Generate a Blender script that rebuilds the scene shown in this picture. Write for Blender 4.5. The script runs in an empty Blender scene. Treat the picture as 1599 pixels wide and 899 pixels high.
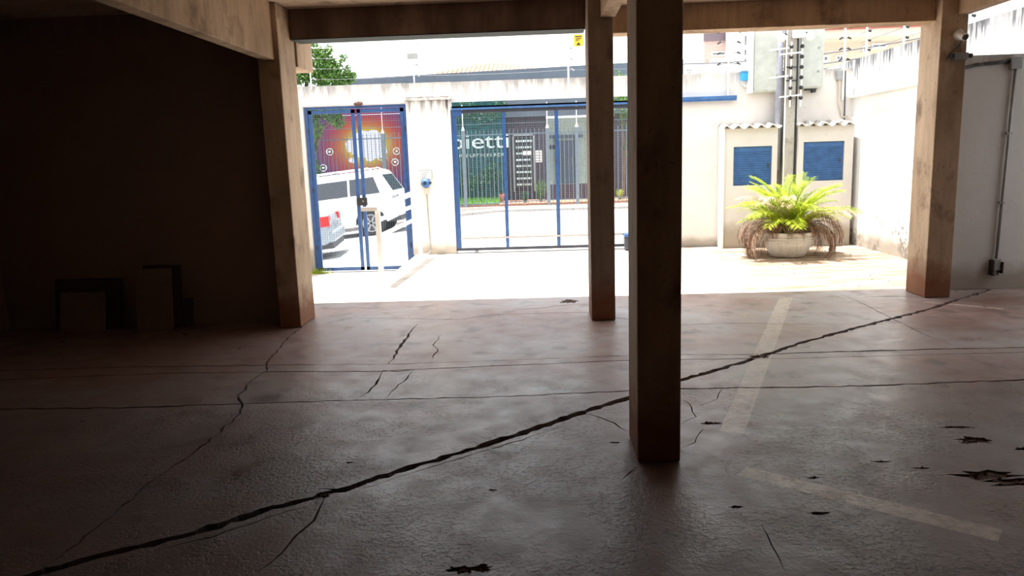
import bpy, bmesh, math, random
from mathutils import Vector, Matrix, noise
from mathutils.geometry import delaunay_2d_cdt
C = bpy.context.scene.collection
SC = bpy.context.scene
R = random.Random(7)

# ------------------------------------------------------------------ camera
CAM = Vector((0, 0, 1.5)); FPX = 1171.94
PITCH, ROLL, YAW = 0.169574, -0.0320834, -0.0398465
cp, sp, cy, sy = math.cos(PITCH), math.sin(PITCH), math.cos(YAW), math.sin(YAW)
FW = Vector((sy*cp, cy*cp, -sp)); R0 = Vector((cy, -sy, 0)); U0 = R0.cross(FW)
RT = R0*math.cos(ROLL) + U0*math.sin(ROLL); UP = U0*math.cos(ROLL) - R0*math.sin(ROLL)
cam = bpy.data.objects.new('camera', bpy.data.cameras.new('camera')); C.objects.link(cam)
cam.data.sensor_fit = 'HORIZONTAL'; cam.data.sensor_width = 36; cam.data.lens = 36*FPX/1599
cam.data.clip_start = .05; cam.data.clip_end = 500
m4 = Matrix((RT, UP, -FW)).transposed().to_4x4(); m4.translation = CAM
cam.matrix_world = m4
SC.camera = cam
def ray(x, y): return FW + RT*((x-799.5)/FPX) - UP*((y-449.5)/FPX)
def fl(x, y, z=0.):            # point of the floor plane measured from the photo
    d = ray(x, y); return CAM + d*((z-CAM.z)/d.z)
def at(x, y, Y):               # point of a plane at depth Y
    d = ray(x, y); return CAM + d*(Y/d.y)

# ------------------------------------------------------------------ light
W = bpy.data.worlds.new('sky'); SC.world = W; W.use_nodes = True
bg = W.node_tree.nodes['Background']; bg.inputs[0].default_value = (.93, .97, 1, 1); bg.inputs[1].default_value = 1.6
sl = bpy.data.lights.new('sun', 'SUN'); sl.energy = 9.5; sl.angle = .009; sl.color = (1, .965, .92)
sun = bpy.data.objects.new('sun', sl); C.objects.link(sun)
sd = Vector((.17, .0, -1)).normalized()          # light travels down and a little to the right
sun.rotation_euler = sd.to_track_quat('-Z', 'Y').to_euler(); sun.location = (-3, 10, 12)
SC.view_settings.view_transform = 'Standard'; SC.view_settings.look = 'None'
SC.view_settings.gamma = 1; SC.view_settings.exposure = 0.7
SC.view_settings.use_curve_mapping = False

# ------------------------------------------------------------------ materials
def nd(t, ty, **kw):
    n = t.nodes.new(ty)
    for k, v in kw.items():
        if k in n.inputs: n.inputs[k].default_value = v
        else: setattr(n, k, v)
    return n
def base(name, rough=.6, metal=0, spec=.5):
    m = bpy.data.materials.new(name); m.use_nodes = True; t = m.node_tree
    b = t.nodes['Principled BSDF']; b.inputs['Roughness'].default_value = rough; b.inputs['Metallic'].default_value = metal
    b.inputs['Specular IOR Level'].default_value = spec
    return m, t, b
def ramp(t, fac, stops):
    r = t.nodes.new('ShaderNodeValToRGB'); e = r.color_ramp.elements
    for i, (p, c) in enumerate(stops):
        q = e[i] if i < 2 else e.new(p)
        q.position = p; q.color = (*c, 1) if not isinstance(c, (int, float)) else (c, c, c, 1)
    t.links.new(fac, r.inputs[0]); return r.outputs[0]
def coords(t, scale=(1, 1, 1)):
    g = nd(t, 'ShaderNodeNewGeometry'); mp = nd(t, 'ShaderNodeMapping'); mp.inputs['Scale'].default_value = scale
    t.links.new(g.outputs['Position'], mp.inputs[0]); return mp.outputs[0]
def tex(t, scale, detail=4, sc=(1, 1, 1), rough=.55):
    n = nd(t, 'ShaderNodeTexNoise'); n.inputs['Scale'].default_value = scale; n.inputs['Detail'].default_value = detail
    n.inputs['Roughness'].default_value = rough
    t.links.new(coords(t, sc), n.inputs['Vector']); return n.outputs['Fac']
def mix(t, fac, a, b, mode='MIX'):
    n = t.nodes.new('ShaderNodeMix'); n.data_type = 'RGBA'; n.blend_type = mode
    for s, v in ((n.inputs[0], fac), (n.inputs[6], a), (n.inputs[7], b)):
        if isinstance(v, (int, float)): s.default_value = v
        elif isinstance(v, tuple): s.default_value = (*v, 1)
        else: t.links.new(v, s)
    return n.outputs[2]
def math_(t, op, a, b=0., c=None):
    n = t.nodes.new('ShaderNodeMath'); n.operation = op
    for i, v in enumerate((a, b) if c is None else (a, b, c)):
        if isinstance(v, (int, float)): n.inputs[i].default_value = v
        else: t.links.new(v, n.inputs[i])
    return n.outputs[0]
def bump(t, b, h, strength=.3, dist=.01):
    n = nd(t, 'ShaderNodeBump'); n.inputs['Strength'].default_value = strength; n.inputs['Distance'].default_value = dist
    t.links.new(h, n.inputs['Height']); t.links.new(n.outputs[0], b.inputs['Normal'])
def sepz(t):
    g = nd(t, 'ShaderNodeNewGeometry'); s = nd(t, 'ShaderNodeSeparateXYZ'); t.links.new(g.outputs['Position'], s.inputs[0]); return s.outputs
def plain(name, col, rough=.5, metal=0, var=.08, spec=.5, scale=9):
    m, t, b = base(name, rough, metal, spec)
    d = tuple(max(0, c*(1-var*2)) for c in col); l = tuple(min(1, c*(1+var)) for c in col)
    t.links.new(ramp(t, tex(t, scale), [(.3, d), (.7, l)]), b.inputs['Base Color']); return m

def concrete(name, dark, mid, light, stain=(.12, .07, .05), red=True, rough=.8):
    m, t, b = base(name, rough, 0, .3)
    c = ramp(t, tex(t, 2.2, 6, (1, 1, .5)), [(.28, dark), (.5, mid), (.75, light)])
    streak = ramp(t, tex(t, 6, 5, (3, 3, .35)), [(.32, .6), (.6, 1.)])
    c = mix(t, .4, c, streak, 'MULTIPLY')
    pits = ramp(t, tex(t, 45, 3, (1, 1, .6)), [(.26, .35), (.36, 1.)])
    c = mix(t, .7, c, pits, 'MULTIPLY')
    blot = ramp(t, tex(t, 4.5, 5, (1, 1, .7)), [(.56, 0.), (.70, .6)])
    c = mix(t, blot, c, stain)
    if red:
        z = sepz(t)[2]
        low = math_(t, 'ADD', z, math_(t, 'MULTIPLY', tex(t, 7, 4), -.35))
        c = mix(t, ramp(t, low, [(0., .85), (.22, 0.)]), c, (.25, .095, .045))
    t.links.new(c, b.inputs['Base Color'])
    bump(t, b, math_(t, 'ADD', tex(t, 16, 6, (1.6, 1.6, .8)), tex(t, 60, 3)), .4, .007)
    return m

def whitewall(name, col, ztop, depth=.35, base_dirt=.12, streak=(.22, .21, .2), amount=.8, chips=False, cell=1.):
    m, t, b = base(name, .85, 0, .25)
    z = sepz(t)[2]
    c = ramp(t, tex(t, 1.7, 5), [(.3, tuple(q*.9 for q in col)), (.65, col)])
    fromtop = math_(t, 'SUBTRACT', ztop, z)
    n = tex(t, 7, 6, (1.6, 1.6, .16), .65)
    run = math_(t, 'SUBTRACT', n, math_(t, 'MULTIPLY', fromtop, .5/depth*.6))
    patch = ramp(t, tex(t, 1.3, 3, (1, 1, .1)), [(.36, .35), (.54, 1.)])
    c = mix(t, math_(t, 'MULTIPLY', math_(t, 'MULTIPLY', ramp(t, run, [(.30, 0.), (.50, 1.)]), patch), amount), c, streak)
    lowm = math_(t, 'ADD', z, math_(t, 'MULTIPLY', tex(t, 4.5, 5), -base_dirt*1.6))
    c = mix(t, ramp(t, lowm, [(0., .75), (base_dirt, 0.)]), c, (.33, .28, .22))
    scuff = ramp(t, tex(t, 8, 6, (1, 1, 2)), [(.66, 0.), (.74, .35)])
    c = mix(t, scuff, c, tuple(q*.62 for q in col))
    if chips:
        ch = math_(t, 'SUBTRACT', tex(t, 16, 5), math_(t, 'MULTIPLY', z, .5))
        c = mix(t, math_(t, 'MULTIPLY', ramp(t, ch, [(.38, 0.), (.44, .9)]), ramp(t, tex(t, 2.1, 3), [(.44, 0.), (.56, 1.)])), c, (.24, .22, .2))
    t.links.new(c, b.inputs['Base Color'])
    bump(t, b, tex(t, 14, 6), .25, .01)
    return m

def segdist(t, xyz, a, b_):
    """distance to a floor segment, built from maths nodes"""
    ax, ay = a; bx, by = b_; L = math.hypot(bx-ax, by-ay); ux, uy = (bx-ax)/L, (by-ay)/L
    px = math_(t, 'SUBTRACT', xyz[0], ax); py = math_(t, 'SUBTRACT', xyz[1], ay)
    u = math_(t, 'ADD', math_(t, 'MULTIPLY', px, ux), math_(t, 'MULTIPLY', py, uy))
    v = math_(t, 'ABSOLUTE', math_(t, 'SUBTRACT', math_(t, 'MULTIPLY', px, uy), math_(t, 'MULTIPLY', py, ux)))
    over = math_(t, 'MAXIMUM', math_(t, 'SUBTRACT', math_(t, 'ABSOLUTE', math_(t, 'SUBTRACT', u, L/2)), L/2), 0)
    return math_(t, 'MAXIMUM', v, math_(t, 'ADD', over, v) if False else math_(t, 'MULTIPLY', over, 4))

def floormat():
    m, t, b = base('worn_concrete_floor', .5, 0, .5)
    big = tex(t, .8, 6)
    c = ramp(t, big, [(.3, (.24, .135, .11)), (.43, (.37, .25, .225)), (.53, (.41, .35, .34)), (.7, (.50, .48, .49))])
    c = mix(t, ramp(t, tex(t, 2.3, 6), [(.45, 0.), (.62, .55)]), c, (.40, .29, .26))
    c = mix(t, ramp(t, tex(t, 3.7, 6), [(.55, 0.), (.66, .6)]), c, (.15, .12, .11))
    x = sepz(t)
    # peeled, chipped surface in the near part
    near = ramp(t, math_(t, 'ADD', x[1], math_(t, 'MULTIPLY', tex(t, 1.3, 3), 3.)), [(0., 1.), (1., 0.)])
    nr = t.nodes.new('ShaderNodeMapRange'); nr.inputs[1].default_value = 4.6; nr.inputs[2].default_value = 6.4
    nr.inputs[3].default_value = 1; nr.inputs[4].default_value = 0
    t.links.new(math_(t, 'ADD', x[1], math_(t, 'MULTIPLY', tex(t, 1.3, 3), 2.)), nr.inputs[0])
    patchy = math_(t, 'MULTIPLY', nr.outputs[0], ramp(t, tex(t, 1.9, 5), [(.44, .08), (.56, 1.)]))
    peel = ramp(t, tex(t, 34, 3, rough=.6), [(.55, 0.), (.585, 1.)])
    peelm = math_(t, 'MULTIPLY', peel, patchy)
    c = mix(t, math_(t, 'MULTIPLY', peelm, .72), c, (.085, .055, .048))
    flake = math_(t, 'MULTIPLY', ramp(t, tex(t, 55, 4, rough=.6), [(.60, 0.), (.64, 1.)]), patchy)
    c = mix(t, math_(t, 'MULTIPLY', flake, .35), c, (.45, .42, .41))
    # red dirt and painted-in shade darken the slabs left of the long depth joint
    left_shade_dirt = t.nodes.new('ShaderNodeMapRange'); left_shade_dirt.inputs[1].default_value = 2.; left_shade_dirt.inputs[2].default_value = 3.6
    t.links.new(math_(t, 'ADD', math_(t, 'MULTIPLY', x[0], -1), math_(t, 'MULTIPLY', tex(t, 1.6, 4), 1.2)), left_shade_dirt.inputs[0])
    c = mix(t, math_(t, 'MULTIPLY', left_shade_dirt.outputs[0], .6), c, (.11, .062, .05))
    near_shade = t.nodes.new('ShaderNodeMapRange'); near_shade.inputs[1].default_value = -4.6; near_shade.inputs[2].default_value = -2.8  # dim interior painted into the floor colour, darker towards the camera
    t.links.new(math_(t, 'ADD', math_(t, 'MULTIPLY', x[1], -1), math_(t, 'MULTIPLY', tex(t, 2.1, 4), 1.4)), near_shade.inputs[0])
    c = mix(t, math_(t, 'MULTIPLY', near_shade.outputs[0], .68), c, (.085, .062, .058))
    # red dirt gathered round the near pillar and along the dark side
    for (px, py, r) in ((.6, 3.5, .75), (1.9, 3.0, .6), (2.6, 3.4, .5), (-3.4, 5.9, 1.5), (3.5, 6.3, .6), (4.4, 7.2, .6)):
        dx = math_(t, 'SUBTRACT', x[0], px); dy = math_(t, 'SUBTRACT', x[1], py)
        d = math_(t, 'SQRT', math_(t, 'ADD', math_(t, 'MULTIPLY', dx, dx), math_(t, 'MULTIPLY', dy, dy)))
        d = math_(t, 'ADD', math_(t, 'DIVIDE', d, r), math_(t, 'MULTIPLY', tex(t, 4, 4), 1.))
        c = mix(t, ramp(t, math_(t, 'MULTIPLY', d, .5), [(.35, .6), (.75, 0.)]), c, (.20, .095, .065))
    # worn parking lines, and a short pale streak in front of the right column
    wear = ramp(t, tex(t, 16, 6, rough=.7), [(.36, .25), (.6, .85)])
    for a, e, w in (((2.53, 7.75), (1.02, 3.95), .065), ((.95, 3.42), (1.75, 2.79), .06), ((3.75, 7.36), (4.25, 6.95), .035)):
        d = segdist(t, x, a, e)
        dn = math_(t, 'ADD', d, math_(t, 'MULTIPLY', tex(t, 30, 4), .012))
        k = math_(t, 'MULTIPLY', math_(t, 'LESS_THAN', dn, w+.006), wear)
        c = mix(t, k, c, (.66, .56, .48))
    # bluish spilt paint specks
    for (px, py, r) in ((.02-.05, 4.8, .09), (.12, 4.72, .08), (-.2, 3.75, .1)):
        dx = math_(t, 'SUBTRACT', x[0], px); dy = math_(t, 'SUBTRACT', x[1], py)
        d = math_(t, 'SQRT', math_(t, 'ADD', math_(t, 'MULTIPLY', dx, dx), math_(t, 'MULTIPLY', dy, math_(t, 'MULTIPLY', dy, 4.))))
        k = math_(t, 'LESS_THAN', math_(t, 'ADD', d, math_(t, 'MULTIPLY', tex(t, 22, 4), r*2.2)), r*1.9)
        c = mix(t, math_(t, 'MULTIPLY', k, .7), c, (.5, .62, .68))
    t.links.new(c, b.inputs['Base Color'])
    t.links.new(ramp(t, tex(t, 5, 6), [(.3, .27), (.7, .5)]), b.inputs['Roughness'])
    h = math_(t, 'ADD', math_(t, 'MULTIPLY', tex(t, 60, 5), math_(t, 'MULTIPLY_ADD', patchy, .45, .2)), math_(t, 'MULTIPLY', peelm, -.5))
    bump(t, b, math_(t, 'ADD', h, math_(t, 'MULTIPLY', tex(t, 3, 3), 1.2)), .6, .010)
    return m

M = {}
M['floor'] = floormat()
M['joint_dirt'] = plain('joint_dirt', (.075, .052, .042), .95, var=.3, scale=30)
M['column'] = concrete('tan_concrete', (.30, .21, .14), (.56, .415, .285), (.68, .53, .385))
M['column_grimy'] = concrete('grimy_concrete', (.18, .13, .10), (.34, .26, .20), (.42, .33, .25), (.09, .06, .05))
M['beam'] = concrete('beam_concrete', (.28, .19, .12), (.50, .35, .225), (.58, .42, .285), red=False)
M['beam_dark'] = concrete('dark_beam_concrete', (.10, .07, .06), (.19, .125, .10), (.36, .26, .21), red=False)  # darker tone for the lintel beam over the left opening
M['ceiling'] = concrete('ceiling_concrete', (.4, .29, .2), (.52, .39, .28), (.6, .47, .35), red=False)
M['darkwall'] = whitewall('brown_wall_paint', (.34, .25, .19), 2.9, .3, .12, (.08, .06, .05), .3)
M['lowwall'] = whitewall('grey_white_wall_paint', (.74, .75, .75), 2.38, .16, .16, (.3, .29, .28), .6)
M['front'] = whitewall('cream_wall_paint', (.73, .69, .655), 2.75, .24, .10, (.10, .095, .09), .6)
M['pillarw'] = whitewall('cream_pillar_paint', (.73, .685, .65), 2.5, .34, .12, (.07, .065, .06), 1.)
M['rightw'] = whitewall('white_wall_paint', (.82, .82, .82), 2.88, .55, .16, (.10, .10, .11), 1., chips=True)
M['alcove'] = whitewall('alcove_paint', (.71, .67, .635), 3.4, .3, .26, (.3, .3, .28), .4)
M['whitepaint'] = plain('white_paint', (.86, .85, .82), .5, var=.04)
M['blue'] = plain('blue_gate_paint', (.028, .085, .24), .38, var=.12)
M['blue2'] = plain('blue_panel_paint', (.045, .135, .34), .6, var=.12)
M['skyblue'] = plain('sky_blue_plastic', (.03, .36, .75), .4)
M['railblue'] = plain('light_blue_rail', (.12, .27, .45), .4)
M['wire'] = plain('galvanised_wire', (.13, .17, .21), .5, .3)
M['darkwire'] = plain('dark_wire', (.05, .06, .08), .6)
M['black'] = plain('black_plastic', (.02, .02, .022), .45, var=.3)
M['darkmetal'] = plain('dark_gate_metal', (.05, .055, .075), .5, .3)
M['greymetal'] = plain('grey_metal', (.33, .34, .34), .45, .4)
M['greybox'] = plain('grey_cabinet_paint', (.50, .52, .48), .55, var=.06)
M['pvc'] = plain('grey_pvc', (.30, .31, .38), .45)
M['pole'] = concrete('pole_concrete', (.36, .33, .29), (.48, .45, .41), (.58, .55, .5), red=False)
M['fibro'] = plain('fibre_cement', (.66, .62, .57), .9, var=.3, scale=18)
M['brownlump'] = plain('brown_lump', (.12, .06, .05), .9)
M['board'] = plain('pale_board', (.24, .185, .13), .7)
M['boarddark'] = plain('dark_board', (.07, .05, .04), .8)
M['planter'] = concrete('planter_concrete', (.50, .47, .42), (.68, .65, .60), (.78, .75, .7), (.25, .22, .19), red=False)
M['soil'] = plain('soil', (.06, .04, .03), .95)
M['rubber'] = plain('rubber', (.02, .02, .022), .8)
M['alloy'] = plain('alloy', (.42, .43, .45), .35, .7)
M['carwhite'] = plain('white_car_paint', (.80, .82, .84), .22, var=.01)
M['carsilver'] = plain('silver_car_paint', (.30, .35, .40), .3, .3, var=.02)
M['tail'] = plain('red_lens', (.62, .015, .015), .25)
M['clearlens'] = plain('clear_lens', (.55, .56, .56), .15)
M['bumperdark'] = plain('dark_trim', (.05, .05, .055), .6)
m, t, b = base('car_glass', .08, 0, .6); b.inputs['Base Color'].default_value = (.03, .035, .045, 1); M['glass'] = m
m, t, b = base('window_glass', .15, 0, .6); b.inputs['Base Color'].default_value = (.12, .13, .14, 1); M['pane'] = m
M['asphalt'] = plain('pale_asphalt', (.34, .34, .35), .85, var=.12, scale=20)
M['sidewalk'] = plain('sidewalk_concrete', (.55, .53, .5), .85, var=.1, scale=6)
M['kerb'] = plain('kerb_stone', (.42, .38, .35), .85)
M['fencegrey'] = plain('grey_fence_paint', (.15, .18, .21), .5, .2)
M['grass'] = plain('lawn_green', (.14, .34, .035), .9, var=.35, scale=12)
M['redsoil'] = plain('red_gravel', (.42, .2, .12), .95, var=.3, scale=25)
M['teal'] = plain('dark_teal_wall', (.008, .085, .095), .7, var=.35, scale=5)
M['slate'] = plain('slate_blue_fascia', (.10, .125, .16), .7, var=.06, scale=2)
M['aubergine'] = plain('dark_brown_cladding', (.055, .045, .062), .6, var=.15)
M['palewall'] = plain('pale_entrance_wall', (.45, .52, .45), .7, var=.08)
M['doorgrey'] = plain('slate_door', (.09, .115, .16), .5)
M['terracotta'] = plain('terracotta_tiles', (.50, .20, .11), .85, var=.25, scale=8)
M['farwhite'] = plain('far_white_wall', (.75, .74, .7), .8, var=.04)
M['farbeige'] = plain('far_beige_wall', (.58, .50, .40), .8, var=.06)
M['farpink'] = plain('far_pink_wall', (.50, .36, .32), .8, var=.06)
M['farpurple'] = plain('far_purple_wall', (.17, .13, .15), .8, var=.06)
M['fargrey'] = plain('far_grey_wall', (.35, .36, .36), .8, var=.06)
M['farredtrim'] = plain('far_red_trim', (.3, .08, .05), .8)
M['yellow'] = plain('yellow_sign', (.78, .50, .02), .5)
M['signwhite'] = plain('white_sign', (.8, .8, .78), .5, var=.02)
M['ink'] = plain('dark_ink', (.03, .03, .03), .7)
M['lettering'] = plain('pale_lettering', (.62, .75, .74), .5)
M['bark'] = plain('bark', (.16, .11, .07), .9)
def leafmat(name, c1, c2, c3, trans=.35):
    m, t, b = base(name, .5, 0, .3)
    c = ramp(t, tex(t, 14, 3), [(.3, c1), (.5, c2), (.72, c3)]); t.links.new(c, b.inputs['Base Color'])
    tr = nd(t, 'ShaderNodeBsdfTranslucent'); t.links.new(c, tr.inputs[0])
    mx = nd(t, 'ShaderNodeMixShader'); mx.inputs[0].default_value = trans
    t.links.new(b.outputs[0], mx.inputs[1]); t.links.new(tr.outputs[0], mx.inputs[2])
    t.links.new(mx.outputs[0], t.nodes['Material Output'].inputs[0]); return m
M['leaf'] = leafmat('tree_leaves', (.025, .075, .015), (.06, .15, .025), (.22, .30, .07), .2)
M['leafdark'] = leafmat('hedge_leaves', (.012, .05, .035), (.03, .09, .05), (.12, .2, .1))
M['palm'] = leafmat('palm_green', (.13, .25, .015), (.33, .43, .02), (.62, .60, .07))
M['palmpale'] = leafmat('palm_bleached', (.55, .45, .25), (.68, .56, .38), (.8, .7, .5))
M['palmdead'] = leafmat('palm_dead', (.16, .09, .06), (.27, .17, .12), (.4, .28, .2), .15)

def yardmat():
    m, t, b = base('sunlit_yard_concrete', .85, 0, .3)
    c = ramp(t, tex(t, 1.1, 6), [(.3, (.46, .40, .33)), (.55, (.60, .55, .49)), (.75, (.66, .62, .57))])
    x = sepz(t)
    rr = ramp(t, math_(t, 'ADD', math_(t, 'MULTIPLY', x[0], .22), math_(t, 'MULTIPLY', tex(t, 2.2, 4), .8)), [(.85, 0.), (1.1, 1.)])
    c = mix(t, rr, c, ramp(t, tex(t, 3.1, 6, (.5, 2, 1)), [(.36, (.20, .13, .085)), (.52, (.33, .24, .17)), (.66, (.52, .43, .35))]))
    c = mix(t, math_(t, 'MULTIPLY', ramp(t, tex(t, 6, 6, (.6, 1.6, 1)), [(.56, 0.), (.64, .75)]), 1.), c, (.26, .18, .13))
    t.links.new(c, b.inputs['Base Color']); bump(t, b, tex(t, 20, 6), .4, .012); return m
M['yard'] = yardmat()

def muralmat(cx, cz):
    m, t, b = base('mural_paint', .7)
    x = sepz(t)
    dx = math_(t, 'MULTIPLY', math_(t, 'SUBTRACT', x[0], cx), .78); dz = math_(t, 'SUBTRACT', x[2], cz)
    d = math_(t, 'SQRT', math_(t, 'ADD', math_(t, 'MULTIPLY', dx, dx), math_(t, 'MULTIPLY', dz, dz)))
    nz = tex(t, 2.2, 5)
    dn = math_(t, 'ADD', d, math_(t, 'MULTIPLY', math_(t, 'SUBTRACT', nz, .5), 1.1))
    c = ramp(t, math_(t, 'MULTIPLY', d, .5), [(0., (.38, .32, .015)), (.27, (.38, .26, .01)), (.36, (.32, .09, .01)), (.46, (.26, .022, .015)), (.56, (.16, .01, .055)), (.72, (.05, .01, .085))])
    c = mix(t, math_(t, 'LESS_THAN', dn, .50), c, (.55, .56, .66))
    t.links.new(c, b.inputs['Base Color']); return m
M['mural'] = muralmat(-5.85, 2.1)

# ------------------------------------------------------------------ mesh tools
class MB:
    def __init__(s): s.v = []; s.f = []
    def add(s, vs, fs):
        o = len(s.v); s.v += [Vector(v) for v in vs]; s.f += [[o+i for i in f] for f in fs]; return s
    def box(s, x0, x1, y0, y1, z0, z1):
        return s.add([(x0,y0,z0),(x1,y0,z0),(x1,y1,z0),(x0,y1,z0),(x0,y0,z1),(x1,y0,z1),(x1,y1,z1),(x0,y1,z1)],
                     [(0,3,2,1),(4,5,6,7),(0,1,5,4),(1,2,6,5),(2,3,7,6),(3,0,4,7)])
    def bar(s, a, b, w, h=None, up=(0,0,1)):
        a = Vector(a); b = Vector(b); h = h or w; d = (b-a).normalized(); u = Vector(up)
        if abs(d.dot(u)) > .99: u = Vector((0,1,0))
        r = d.cross(u).normalized()*w/2; u = r.cross(d).normalized()*h/2
        vs = [p+q for p in (a, b) for q in (-r-u, r-u, r+u, -r+u)]
        return s.add(vs, [(0,1,2,3),(7,6,5,4),(0,4,5,1),(1,5,6,2),(2,6,7,3),(3,7,4,0)])
    def tube(s, pts, r, n=8, caps=True):
        pts = [Vector(p) for p in pts]; rs = r if isinstance(r, (list, tuple)) else [r]*len(pts)
        o = len(s.v); ref = None
        for i, p in enumerate(pts):
            d = (pts[min(i+1, len(pts)-1)]-pts[max(i-1, 0)]).normalized()
            if ref is None: ref = Vector((0,0,1)) if abs(d.z) < .9 else Vector((1,0,0))
            a = d.cross(ref).normalized(); b = a.cross(d).normalized()
            s.v += [p+(a*math.cos(2*math.pi*k/n)+b*math.sin(2*math.pi*k/n))*rs[i] for k in range(n)]
        for i in range(len(pts)-1):
            for k in range(n):
                s.f.append([o+i*n+k, o+i*n+(k+1) % n, o+(i+1)*n+(k+1) % n, o+(i+1)*n+k])
        if caps:
            s.f.append([o+k for k in range(n)][::-1]); s.f.append([o+(len(pts)-1)*n+k for k in range(n)])
        return s
    def lathe(s, cx, cy, prof, n=28):
        o = len(s.v)
        for r, z in prof: s.v += [Vector((cx+r*math.cos(2*math.pi*k/n), cy+r*math.sin(2*math.pi*k/n), z)) for k in range(n)]
        for i in range(len(prof)-1):
            for k in range(n): s.f.append([o+i*n+k, o+i*n+(k+1) % n, o+(i+1)*n+(k+1) % n, o+(i+1)*n+k])
        s.f.append([o+k for k in range(n)][::-1]); s.f.append([o+(len(prof)-1)*n+k for k in range(n)]); return s
    def prism(s, poly, y0, y1):          # poly in x,z extruded along y
        n = len(poly)
        vs = [(x, y0, z) for x, z in poly]+[(x, y1, z) for x, z in poly]
        return s.add(vs, [list(range(n)), list(range(2*n-1, n-1, -1))]+[[i, i+n, (i+1) % n+n, (i+1) % n] for i in range(n)])
OFF = {}
def off(o): return OFF.get(o.name, Vector((0,0,0)))
def tag(o, label=None, cat=None, group=None, kind=None):
    for k, v in (('label', label), ('category', cat), ('group', group), ('kind', kind)):
        if v: o[k] = v
    return o
def done(name, mb, mat, parent=None, loc=None, bevel=0, smooth=False, **kw):
    if loc is None: loc = off(parent) if parent else Vector((0,0,0))
    loc = Vector(loc)
    me = bpy.data.meshes.new(name); me.from_pydata([v-loc for v in mb.v], [], mb.f); me.update()
    bm = bmesh.new(); bm.from_mesh(me); bmesh.ops.recalc_face_normals(bm, faces=bm.faces); bm.to_mesh(me); bm.free()
    me.materials.append(M[mat] if isinstance(mat, str) else mat)
    if smooth: me.polygons.foreach_set('use_smooth', [True]*len(me.polygons))
    o = bpy.data.objects.new(name, me); C.objects.link(o); o.parent = parent
    o.location = loc-(off(parent) if parent else Vector((0,0,0))); OFF[o.name] = loc
    if bevel:
        b = o.modifiers.new('bevel', 'BEVEL'); b.width = bevel; b.segments = 2; b.limit_method = 'ANGLE'
    if kw: tag(o, **kw)
    return o
def thing(name, label, cat, loc, group=None):
    o = bpy.data.objects.new(name, None); C.objects.link(o); o.location = loc; OFF[o.name] = Vector(loc)
    o.empty_display_size = .1; return tag(o, label, cat, group)
def struct(name, mb, mat, parent=None, **kw):
    return done(name, mb, mat, parent, kind='structure', **kw) if parent is None else done(name, mb, mat, parent, **kw)
def box(*a): return MB().box(*a)

# ================================================================== GARAGE SHELL
ZC = 2.93
struct('ceiling', box(-5.6, 5.9, -8, 8.1, ZC, ZC+.2), 'ceiling')
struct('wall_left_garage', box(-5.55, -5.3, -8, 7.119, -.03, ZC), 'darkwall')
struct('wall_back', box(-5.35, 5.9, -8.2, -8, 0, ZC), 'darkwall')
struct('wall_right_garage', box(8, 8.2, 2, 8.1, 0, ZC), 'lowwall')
struct('wall_side_added', box(5.7, 5.9, -8, 6.3, 0, ZC), 'darkwall')  # unseen wall added to limit daylight spilling in from the roofless strip
struct('wall_strip_end_added', box(5.9, 8, 6.1, 6.3, 0, ZC), 'lowwall')  # added end wall of the unseen open strip that lights the low wall
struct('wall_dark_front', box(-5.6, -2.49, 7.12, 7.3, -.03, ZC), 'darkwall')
struct('wall_low_front', box(4.1, 8, 7.96, 8.1, 0, 2.38), 'lowwall')

# floor: jagged slabs parted by real joints and cracks
def pxl(L): return [fl(x, y).xy for x, y in L]
def jag(pts, amp, step=.07, seed=0):
    out = []; rr = random.Random(seed)
    for a, b in zip(pts[:-1], pts[1:]):
        n = max(1, int((b-a).length/step)); d = (b-a); nn = Vector((-d.y, d.x)).normalized()
        for i in range(n):
            q = a+d*(i/n)
            if i: q = q+nn*rr.uniform(-amp, amp)
            out.append(q)
    out.append(pts[-1]); return out
lines = []   # (points, width, taper ends, jag amplitude)
def L(px, w, taper=False, amp=.009, ext=None, world=False):
    p = [Vector(q) for q in px] if world else pxl(px)
    lines.append((jag(p, amp, seed=len(lines)+3), w, taper))
L([(493.6,495.3),(560,496),(638,497),(720,498.5),(765,491),(840,488.5),(918,487),(965,496),(1065,506),(1140,504),(1229,505),(1326,506),(1397,504),(1440,503)], .013, True)
XE0, XE1 = -5.33, 7.95
A = pxl([(0,578),(179,573),(449,569),(609,568.5),(790,562),(960,555.5),(1063,553),(1173,553),(1295,549),(1499,543.6),(1599,542)])
lines.append((jag([Vector((XE0, A[0].y+.02))]+A+[Vector((XE1, A[-1].y))], .008, seed=91), .022, False))
B = pxl([(0,592),(290,581),(440,580),(590,579.5),(680,575),(880,566.5),(960,563),(1063,561),(1250,558.5),(1340,556),(1599,549)])
lines.append((jag([Vector((XE0, B[0].y))]+B+[Vector((XE1, B[-1].y))], .006, seed=92), .013, False))
Cc = pxl([(0,638),(204,635.5),(380,630),(540,625),(622,623),(796,618.7),(982,609.5),(1063,606),(1346,602),(1599,592)])
lines.append((jag([Vector((XE0, Cc[0].y))]+Cc+[Vector((XE1, Cc[-1].y))], .009, seed=93), .024, False))
D = pxl([(66,892),(168,864),(240,848),(306,830.5),(408,797),(490,777),(551,759),(628,733.5),(755,695),(816.5,675),(908,644),(982,621),(1063,593),(1168,562.5),(1244,537),(1346,509),(1448,483),(1500,466)])
lines.append((jag([D[0]+(D[0]-D[4])*1.5]+D+[Vector((4.7, 7.93))],   .009, .045, seed=94), .055, False))
L([(500,762),(540,765),(590,742),(628,735)], .03, True, .012)
G = pxl([(474,505),(460,519),(455,522),(448,530),(432,548),(420,560),(417,569),(417,575),(385,600),(372,620),(378,630),(375,645),(325,690),(230,755),(160,815),(90,870)])
lines.append((jag(G+[Vector((-2.0, .2))], .014, .05, seed=95), .02, False))
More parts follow.
